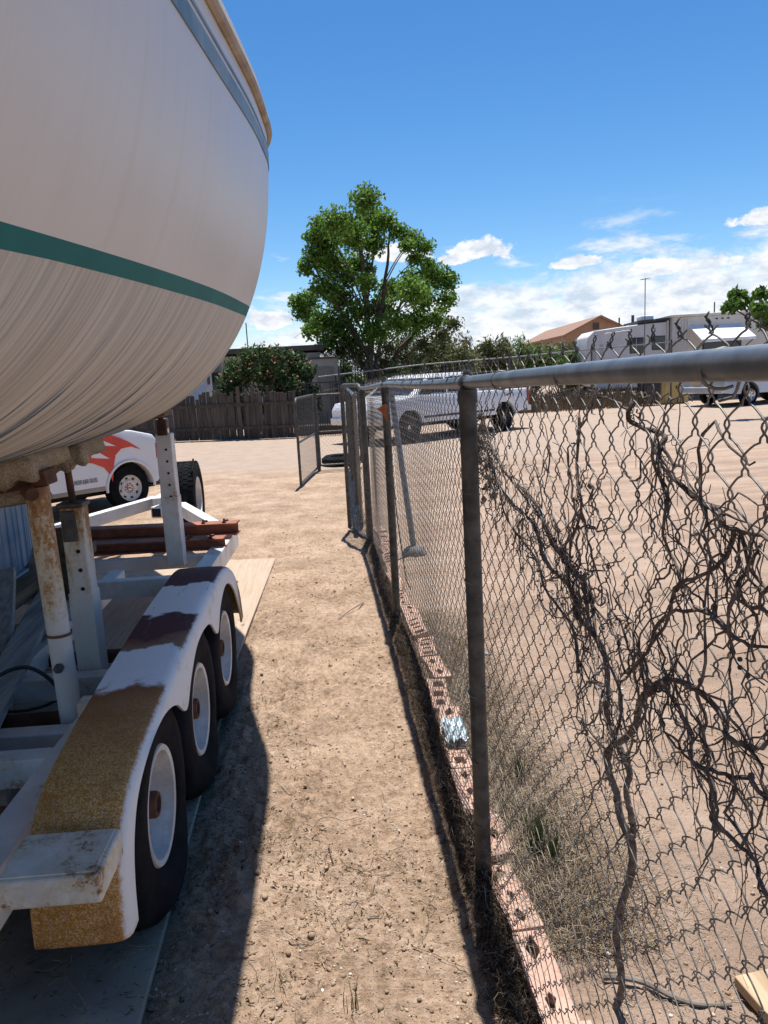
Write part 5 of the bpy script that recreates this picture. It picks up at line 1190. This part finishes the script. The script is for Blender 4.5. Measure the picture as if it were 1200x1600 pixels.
# --- silver wagon at the right, rear towards us
SA = math.atan2(.30, .95); sv = thing('silver_wagon', 'silver wagon parked in sun at the right edge, rear bumper and plate showing', 'car', (13.75, 23.4, 0), SA)
lo = [(-2.2, .40)]+arch(-1.25, .33, .37, .36)+arch(1.3, .33, .37, .36)+[(2.05, .36), (2.2, .5), (2.18, .72), (1.25, .93), (.35, 1.36), (.0, 1.45), (-1.55, 1.43), (-2.05, 1.0), (-2.22, .85), (-2.27, .60)]
body('body', lo, .86, SILV, sv, .85, .16, .10, .03)
MB().box((0, 0, .55), (3.9, 1.4, .4)).build('inner_body', DARK, sv)
for s in (-1, 1):
    MB().add([(.95, s*.845, .98), (-1.6, s*.845, .98), (-1.45, s*.745, 1.34), (.30, s*.745, 1.34)], [(0, 1, 2, 3)]).build('side_window', GLASS, sv).modifiers.new('t', 'SOLIDIFY').thickness = .02
    for x_ in (1.3, -1.25): car_wheel(sv, x_, s*.77, .31, .2, .19, s, False)
    MB().box((-2.2, s*.74, .84), (.10, .20, .17)).build('tail_lamp', LRED, sv, False, .015)
MB().box((-2.26, 0, .50), (.20, 1.70, .20)).build('rear_bumper', SILV, sv, False, .04)
f_ = MB().box((-2.275, .25, .74), (.02, .32, .16)).build('licence_plate', YEL, sv, False, .004)
MB().prism([(-1.62, 1.37), (-2.05, 1.03), (-2.03, 1.02), (-1.60, 1.36)], -.62, .62).build('rear_window', GLASS, sv)

# ---------------------------------------------------------------- loose things
ot = thing('old_tyre', 'old black tyre lying flat on the ground at the end of the path', 'tyre', (.30, 13.15, 0))
MB().lathe([(.02, .20), (0, .27), (.05, .335), (.12, .335), (.17, .27), (.15, .20), (.085, .19)], (0, 0, 0), 'Z', 36, True).build('tyre', TYRE, ot, True)
MB().lathe([(.06, 0), (.06, .2)], (0, 0, 0), 'Z', 24).build('dirt_fill', varied('pale_dust', (.32, .25, .19), (.40, .31, .24), 9, .95), ot)
pb = thing('pipe_stub', 'short dark bent pipe sticking up on the lane behind the winch post', 'pipe', (-2.72, 14.2, 0))
MB().tube([(0, 0, -.05), (-.05, 0, .30), (-.10, .0, .36)], .03, 8).build('pipe', BLACK, pb)
board('weathered wooden plank end lying in the dirt at the lower right corner', (.955, 1.555, .02), (1.03, .9, .03), .11, .03, (0, 0, 1), WOODP, 'wooden_plank')

# ---------------------------------------------------------------- dead vine on the near bay
VST = varied('dead_vine_bark', (.04, .03, .027), (.19, .155, .135), 40, .95, bump=.8, bscale=140)
vine = thing('dead_vine', 'leafless dark dead vine with curly tendrils tangled in the near chain-link bay', 'vine', (.60, 1.50, 0))
VO = np.array([.60, 1.50, 0]); rgv = np.random.default_rng(44)
VX = .437
paths = {
 'trunk': [(.605, 1.535, -.03), (.595, 1.504, .052), (.578, 1.45, .233), (.561, 1.374, .447), (.543, 1.311, .591), (.526, 1.31, .647), (.509, 1.321, .696), (.492, 1.267, .792), (.474, 1.147, .913), (.457, 1.047, 1.003), (.44, .937, 1.078)],
 'b': [(.543, 1.311, .591), (.528, 1.274, .695), (.512, 1.252, .754), (.497, 1.274, .826), (.481, 1.265, .918), (.466, 1.271, 1.002), (.45, 1.31, 1.051), (.437, 1.36, 1.085), (VX, 1.457, 1.112), (VX, 1.572, 1.154), (VX, 1.734, 1.182), (VX, 1.929, 1.233), (VX, 2.122, 1.3), (VX, 2.203, 1.367)]}
def yz(l): return [(VX, a, b) for a, b in l]
paths['a'] = yz([(.937, 1.08), (.847, 1.105), (.815, 1.091), (.778, 1.077), (.732, 1.088), (.691, 1.105), (.6, 1.12), (.45, 1.10)])
paths['c'] = yz([(1.058, 1.45), (1.046, 1.415), (.972, 1.403), (.943, 1.372), (.856, 1.329), (.805, 1.33), (.777, 1.314), (.705, 1.312), (.55, 1.30)])
paths['d'] = yz([(.777, 1.314), (.816, 1.269), (.893, 1.217), (.966, 1.143), (1.007, 1.081), (1.103, 1.013)])
paths['e'] = yz([(.5, 1.02), (.688, 1.051), (.724, 1.052), (.789, 1.023), (.851, 1.006), (.886, 1.032), (.937, 1.075)])
paths['f'] = yz([(.6, 1.22), (.7, 1.238), (.747, 1.244), (.762, 1.275), (.727, 1.311)])
paths['g'] = yz([(.851, 1.006), (.818, .983), (.786, .96), (.73, .949), (.681, .946), (.55, .93)])
paths['h'] = yz([(1.73, 1.228), (1.52, 1.205), (1.394, 1.14), (1.266, 1.101), (1.188, 1.046), (1.116, .986), (1.09, .923)])
paths['i'] = yz([(.972, 1.395), (.991, 1.35), (.932, 1.308), (.949, 1.254), (.893, 1.217)])
paths['j'] = yz([(1.277, 1.413), (1.312, 1.333), (1.247, 1.264), (1.354, 1.174), (1.319, 1.098), (1.28, 1.06)])
paths['k'] = yz([(1.077, 1.024), (.986, 1.117), (.909, 1.179), (.828, 1.205), (.757, 1.198), (.698, 1.206), (.55, 1.20)])
paths['l'] = yz([(1.29, .95), (1.36, 1.02), (1.48, 1.06), (1.60, 1.09), (1.78, 1.14), (1.9, 1.19)])
paths['m'] = yz([(1.20, 1.05), (1.28, 1.12), (1.42, 1.17), (1.62, 1.20), (1.86, 1.27), (2.04, 1.34)])
rad_ = {'trunk': (.0125, .0075), 'b': (.0085, .0045), 'a': (.0072, .004), 'c': (.0068, .004), 'd': (.0055, .003), 'e': (.0055, .004), 'f': (.005, .003), 'g': (.006, .003), 'h': (.0055, .0035), 'i': (.0045, .003), 'j': (.0045, .003), 'k': (.005, .003), 'l': (.005, .003), 'm': (.005, .003)}
samples = []
for nm, l in paths.items():
    k = len(l); ts = np.linspace(0, k-1, (k-1)*7+1); q = np.stack([spl(range(k), [c[i] for c in l])(ts) for i in range(3)], 1)
    amp = .0035 if nm != 'trunk' else .007
    q[:, 1] += amp*np.sin(ts*4.1+k)+rgv.normal(0, .0012, len(ts)); q[:, 2] += amp*.7*np.sin(ts*3.3+2*k)+rgv.normal(0, .0012, len(ts)); q[:, 0] += .008*np.sin(ts*2.7+k)
    r0, r1 = rad_[nm]; f_ = {'trunk': .72, 'b': .72, 'h': .62, 'j': .62, 'l': .62, 'm': .62}.get(nm, .54); rr = np.linspace(r0*f_, r1*f_, len(ts))*(1+.22*vn(ts*3.7, ts*0, 3)+.45*np.maximum(0, vn(ts*1.3, ts*0+5, 7)-.18)*2)
    MB().tube(q-VO, list(rr), 8).build('stem' if nm == 'trunk' else 'branch', VST, vine, True, angle=80)
    samples += [tuple(c) for c in q[2:]]
# finer shoots winding through the wires, and curly tendrils
sh, srad = [], []
for i in range(420):
    s = np.array(samples[rgv.integers(len(samples))])
    if rgv.random() > np.clip((s[1]-.5)/.9, .15, .75): continue
    if s[2] < .75 and rgv.random() < .85: continue
    ang = rgv.uniform(0, 2*math.pi); L = rgv.uniform(.010, .022); pts = [s]
    for j in range(11):
        ang += rgv.normal(0, .36); pts.append(pts[-1]+np.array([rgv.normal(0, .004)-.15*(pts[-1][0]-VX), math.cos(ang)*L, math.sin(ang)*L+.001]))
    sh.append(pts); r0 = rgv.uniform(.0008, .0021); pts = [np.array((q[0], q[1], min(q[2], 1.45+.004*(k_ % 3)))) for k_, q in enumerate(pts)]; sh[-1] = pts; srad.append(np.linspace(r0, r0*.45, 12)*(1+.35*rgv.random(12)))
    samples.append(tuple(pts[6]))
for i in range(len(sh)):
    V, F = tubes(np.array([sh[i]])-VO, np.array([srad[i]]), 5)
    if i < 270: arr_mesh('shoot', V, F, VST, vine, True)
td, tr_ = [], []
for i in range(520):
    s = np.array(samples[rgv.integers(len(samples))]); ang = rgv.uniform(0, 2*math.pi); L = rgv.uniform(.03, .11); tn = rgv.uniform(1, 5) if rgv.random() < .55 else .3; cr_ = rgv.uniform(.002, .006)
    pts = []
    for j in range(26):
        u = j/25; a2 = ang+.8*u*math.sin(i); pts.append(s+np.array([cr_*math.cos(tn*6.28*u)*u, math.cos(a2)*L*u+cr_*math.sin(tn*6.28*u)*u*1.6, math.sin(a2)*L*u+cr_*math.cos(tn*6.28*u)*u*1.6-.02*u*u]))
    td.append(pts); tr_.append(np.linspace(.0009, .0005, 26))
V, F = tubes(np.array(td)-VO, np.array(tr_), 3); arr_mesh('tendrils', V, F, VST, vine)['kind'] = 'stuff'
# shrivelled leaf scraps and berries
C_ = [tuple(np.array(q)-VO+rgv.normal(0, .006, 3)) for q in (samples[rgv.integers(len(samples))] for _ in range(260)) if q[1] > 1.0]+[(VX-.6+rgv.normal(0, .02), .60+rgv.normal(0, .06), 1.26+rgv.normal(0, .06)) for _ in range(60)]
V, F = leaves(C_, [.006]*len(C_), [3]*len(C_), .005, rgv, 1, 1.7, 0, .3); arr_mesh('dry_leaf_scraps', V, F, varied('dry_leaf', (.07, .045, .03), (.24, .19, .14), 30, .9), vine)['kind'] = 'stuff'
for c in ((VX-.6, -.74, 1.165), (VX-.605, -.748, 1.178), (VX-.598, -.752, 1.160)):
    MB().lathe([(-.0028, 0), (-.002, .0023), (0, .003), (.002, .0023), (.0028, 0)], c, 'Z', 8).build('dried_berry', BLACK, vine, True)
# second little tangle on the near post
vt = thing('dry_vine_tangle', 'small pale tangle of dried vine caught round the top of the near fence post', 'vine', (.41, 2.06, 0))
P_, Rr_ = [], []
for i in range(46):
    s = np.array([rgv.normal(.03, .012), rgv.normal(.02, .07), rgv.normal(1.27, .07)]); ang = rgv.uniform(0, 6.28); pts = [s]
    for j in range(11): ang += rgv.normal(0, .6); pts.append(pts[-1]+np.array([rgv.normal(0, .006), math.cos(ang)*.012, math.sin(ang)*.012]))
    P_.append(pts); Rr_.append(np.linspace(.0017, .0007, 12))
V, F = tubes(np.array(P_), np.array(Rr_), 4); arr_mesh('stems', V, F, TWIGG, vt)['kind'] = 'stuff'
C_ = [(rgv.normal(.03, .015), rgv.normal(.03, .06), rgv.normal(1.26, .06)) for _ in range(40)]; V, F = leaves(C_, [.008]*40, [3]*40, .015, rgv, 1, 1.5, 0, .3); arr_mesh('dry_leaves', V, F, varied('pale_dry_leaf', (.16, .13, .09), (.36, .31, .24), 30, .9), vt)['kind'] = 'stuff'

# ---------------------------------------------------------------- ground cover (stuff)
rgs = np.random.default_rng(77)
def gz(x, y_): return gheight(np.asarray(x), np.asarray(y_))
def depth_sample(n, y0, y1, pw=1.6):      # denser near the camera
    u = rgs.random(n); return (y0**(1-pw)+u*(y1**(1-pw)-y0**(1-pw)))**(1/(1-pw))
PB2 = N('mixed_pebbles'); _g = PB2.node('ShaderNodeNewGeometry'); PB2 = PB2.done(PB2.ramp(_g.outputs['Random Per Island'], [(0, (.17, .12, .085)), (.35, (.29, .205, .135)), (.7, (.40, .30, .21)), (.93, (.48, .39, .30)), (1, (.68, .64, .58))]), .95, 0, .15)
t_ = (1+5**.5)/2; IV = np.array([(-1, t_, 0), (1, t_, 0), (-1, -t_, 0), (1, -t_, 0), (0, -1, t_), (0, 1, t_), (0, -1, -t_), (0, 1, -t_), (t_, 0, -1), (t_, 0, 1), (-t_, 0, -1), (-t_, 0, 1)])/1.9
IF = np.array([(0, 11, 5), (0, 5, 1), (0, 1, 7), (0, 7, 10), (0, 10, 11), (1, 5, 9), (5, 11, 4), (11, 10, 2), (10, 7, 6), (7, 1, 8), (3, 9, 4), (3, 4, 2), (3, 2, 6), (3, 6, 8), (3, 8, 9), (4, 9, 5), (2, 4, 11), (6, 2, 10), (8, 6, 7), (9, 8, 1)])
def pebbles(name, n, xr, yr, s0, s1, mat, pw=1.7, label=None):
    x = rgs.uniform(*xr, n); y_ = depth_sample(n, *yr, pw); s = s0*(s1/s0)**(rgs.random(n)**2.4)
    V = IV[None]*(s[:, None, None]*rgs.uniform(.6, 1.25, (n, 1, 3)))*(1+rgs.normal(0, .16, (n, 12, 1))); V[..., 2] *= .65
    a = rgs.uniform(0, 6.28, n); ca, sa = np.cos(a)[:, None], np.sin(a)[:, None]; X_, Y_ = V[..., 0]*ca-V[..., 1]*sa, V[..., 0]*sa+V[..., 1]*ca
    V = np.stack([X_+x[:, None], Y_+y_[:, None], V[..., 2]+(gz(x, y_)+s*.18)[:, None]], -1)
    o = arr_mesh(name, V.reshape(-1, 3), (IF[None]+12*np.arange(n)[:, None, None]).reshape(-1, 3), mat, None, False); return tag(o, kind='stuff')
pebbles('gravel', 9000, (-.62, .44), (1.2, 11), .0014, .0062, PB2)
pebbles('soil_clods', 1500, (-.60, .44), (1.2, 9), .003, .011, varied('soil_crumb', (.22, .155, .098), (.36, .26, .17), 30, .95), 1.8)
pebbles('lot_gravel', 9000, (.5, 3.5), (1.3, 9), .0018, .008, PB2, 1.5)
def straw(name, n, xr, yr, l0, l1, r_, mat, pw=1.7, k=5, lift=.006, xs=None, up_=0., zf=None):
    x = rgs.uniform(*xr, n) if xs is None else xs(n); y_ = depth_sample(n, *yr, pw)
    if xs is None:
        kp = (vn(x*2.6, y_*2.6, 91)+.5*vn(x*7, y_*7, 92)+.12*rgs.normal(size=n)) > .05; x, y_ = x[kp], y_[kp]; n = len(x)
    a = rgs.uniform(0, 6.28, n); L = l0*(l1/l0)**(rgs.random(n)**1.8); cv = rgs.normal(0, 1.1, n)
    P = np.zeros((n, k, 3)); P[:, 0, 0], P[:, 0, 1] = x, y_
    for j in range(1, k):
        aa = a+cv*(j/k); P[:, j, 0] = P[:, j-1, 0]+np.cos(aa)*L/(k-1); P[:, j, 1] = P[:, j-1, 1]+np.sin(aa)*L/(k-1)
    P[..., 2] = (gz(P[..., 0], P[..., 1]) if zf is None else zf)+lift*rgs.random((n, 1))*(.4+np.abs(rgs.normal(0, .6, (n, k))))+.0012
    if up_: P[..., 2] += (np.linspace(0, 1, k)[None]*L[:, None]*up_*rgs.random((n, 1)))
    V, F = tubes(P, np.linspace(r_, r_*.5, k)[None]*rgs.uniform(.6, 1.3, (n, 1)), 3); return tag(arr_mesh(name, V, F, mat), kind='stuff')
STR = N('dry_straw'); _g = STR.node('ShaderNodeNewGeometry'); STR = STR.done(STR.ramp(_g.outputs['Random Per Island'], [(0, (.10, .07, .045)), (.4, (.25, .185, .115)), (.8, (.42, .335, .225)), (1, (.52, .45, .34))]), .9, 0, .2)
DST = N('dark_litter'); _g = DST.node('ShaderNodeNewGeometry'); DST = DST.done(DST.ramp(_g.outputs['Random Per Island'], [(0, (.03, .02, .014)), (.6, (.09, .06, .04)), (1, (.22, .16, .11))]), .95, 0, .15)
straw('straw_litter', 11000, (-.60, .42), (1.25, 10), .008, .045, .0010, STR)
straw('long_straw', 420, (-.55, .42), (1.3, 8), .06, .20, .0012, STR, 1.5, 9, .02)
straw('board_litter', 2600, (-1.5, -.53), (1.58, 5.0), .006, .03, .0012, DST, 1.7, 4, .006, None, 0., .013)
straw('board_straw', 900, (-1.4, -.53), (1.65, 4.5), .03, .14, .0011, STR, 1.6, 7, .012, None, 0., .013)
straw('near_litter', 1800, (-1.0, -.5), (.9, 1.6), .01, .06, .0011, DST, 1.5, 5, .008)
straw('bark_litter', 2200, (-.58, .42), (1.25, 8), .006, .022, .0022, DST, 1.7, 3)
straw('fence_litter', 7500, (.30, .45), (1.2, 8.5), .012, .05, .0011, DST, 1.4, 4, .02, lambda n: rgs.normal(.372, .030, n))
straw('fence_straw', 1500, (.30, .45), (1.2, 8.5), .02, .08, .0009, STR, 1.4, 5, .03, lambda n: rgs.normal(.38, .035, n), .5)
straw('lot_straw', 2600, (.50, 1.6), (1.3, 6.5), .02, .16, .0012, STR, 1.6, 6, .015)
straw('dry_weeds', 4300, (.50, 1.0), (1.7, 4.6), .06, .22, .0010, STR, 1.2, 6, .02, lambda n: .50+np.abs(rgs.normal(0, .16, n)), .75)
straw('dark_weed_stems', 1500, (.50, 1.0), (1.7, 4.2), .05, .20, .0011, DST, 1.2, 6, .02, lambda n: .52+np.abs(rgs.normal(0, .13, n)), .7)
GRS = foliage('green_weed_blade', (.09, .13, .03), (.20, .23, .06), .3)
def weed(x, y_, n, h, label):
    t = thing('green_weed', label, 'weed', (x, y_, float(gz(x, y_)))); P = np.zeros((n, 6, 3)); a = rgs.uniform(0, 6.28, n); L = h*rgs.uniform(.5, 1.1, n); sp = rgs.uniform(.1, .55, n)
    P[:, 0, 0] = rgs.normal(0, .012, n); P[:, 0, 1] = rgs.normal(0, .018, n)
    for j in range(1, 6):
        b = sp*(j/5)**1.3; P[:, j, 0] = P[:, j-1, 0]+np.cos(a)*np.sin(b)*L/5; P[:, j, 1] = P[:, j-1, 1]+np.sin(a)*np.sin(b)*L/5; P[:, j, 2] = P[:, j-1, 2]+np.cos(b)*L/5
    V, F = tubes(P, np.linspace(.0016, .0004, 6)[None], 3); arr_mesh('blades', V, F, GRS, t)['kind'] = 'stuff'; return t
weed(.575, 2.10, 90, .17, 'yellow-green grass tuft just behind the blocks right of the near post base')
weed(.615, 2.05, 70, .14, 'bright green grass tuft a hand width right of the block row')
weed(.64, 2.56, 50, .13, 'thin green weed farther back among the dry stalks behind the near post')
weed(-.02, 1.62, 9, .07, 'tiny green sprout alone in the middle of the path')
# dry scrub along the back of the lot
x = rgs.uniform(4.8, 11, 2600); y_ = rgs.uniform(24.5, 27.5, 2600); a = rgs.uniform(0, 6.28, 2600); L = rgs.uniform(.15, .7, 2600)
P = np.zeros((2600, 4, 3))
for j in range(4): P[:, j] = np.stack([x+np.cos(a)*L*.25*j/3, y_+np.sin(a)*L*.25*j/3, L*j/3-.01], -1)
V, F = tubes(P, np.linspace(.014, .006, 4)[None], 3); tag(arr_mesh('back_lot_weeds', V, F, varied('brown_dry_weed', (.12, .09, .055), (.26, .20, .13), .9, .9)), kind='stuff')
# bits of pale plastic in the lot
for (x_, y_), lb in zip([(.80, 3.85), (.66, 2.98), (.72, 2.3), (.88, 1.95)], ['pale blue plastic scrap lying in the lot behind the near post', 'small blue-white scrap in the dry stalks just beyond the fence blocks', 'tiny pale blue scrap in the weeds near the vine root', 'little pale blue scrap on the sand right of the vine stem']):
    s = .022 if 'plastic' in lb else .013
    V = [(i*s/3-s/2+rgs.normal(0, .002), j*s/3-s/2+rgs.normal(0, .002), .004+.006*rgs.random()) for i in range(4) for j in range(4)]
    o = arr_mesh('plastic_scrap', V, [(i*4+j, (i+1)*4+j, (i+1)*4+j+1, i*4+j+1) for i in range(3) for j in range(3)], fo); o.location = (x_, y_, float(gz(x_, y_))+.004); tag(o, lb, 'litter')
# sticks
for a, b, lb, r_ in (((.60, 1.60), (.86, 1.50), 'thick dry stick lying on the ground at the foot of the vine', .008), ((.20, 4.9), (.02, 4.6), 'thin curved dry twig on the path near the second shadow', .004), ((.55, 2.35), (.78, 2.12), 'long straight dry stalk lying across the weeds', .004)):
    A_ = Vector((*a, float(gz(*a))+.012)); B_ = Vector((*b, float(gz(*b))+.012)); ps = [A_.lerp(B_, u)-A_+Vector((.01*math.sin(u*7), .012*math.sin(u*5+1), .006*math.sin(u*6)))for u in np.linspace(0, 1, 14)]
    o = MB().tube(ps, list(np.linspace(r_, r_*.6, 14)), 7).build('dry_stick', TWIGG, None, True); o.location = A_; tag(o, lb, 'stick')
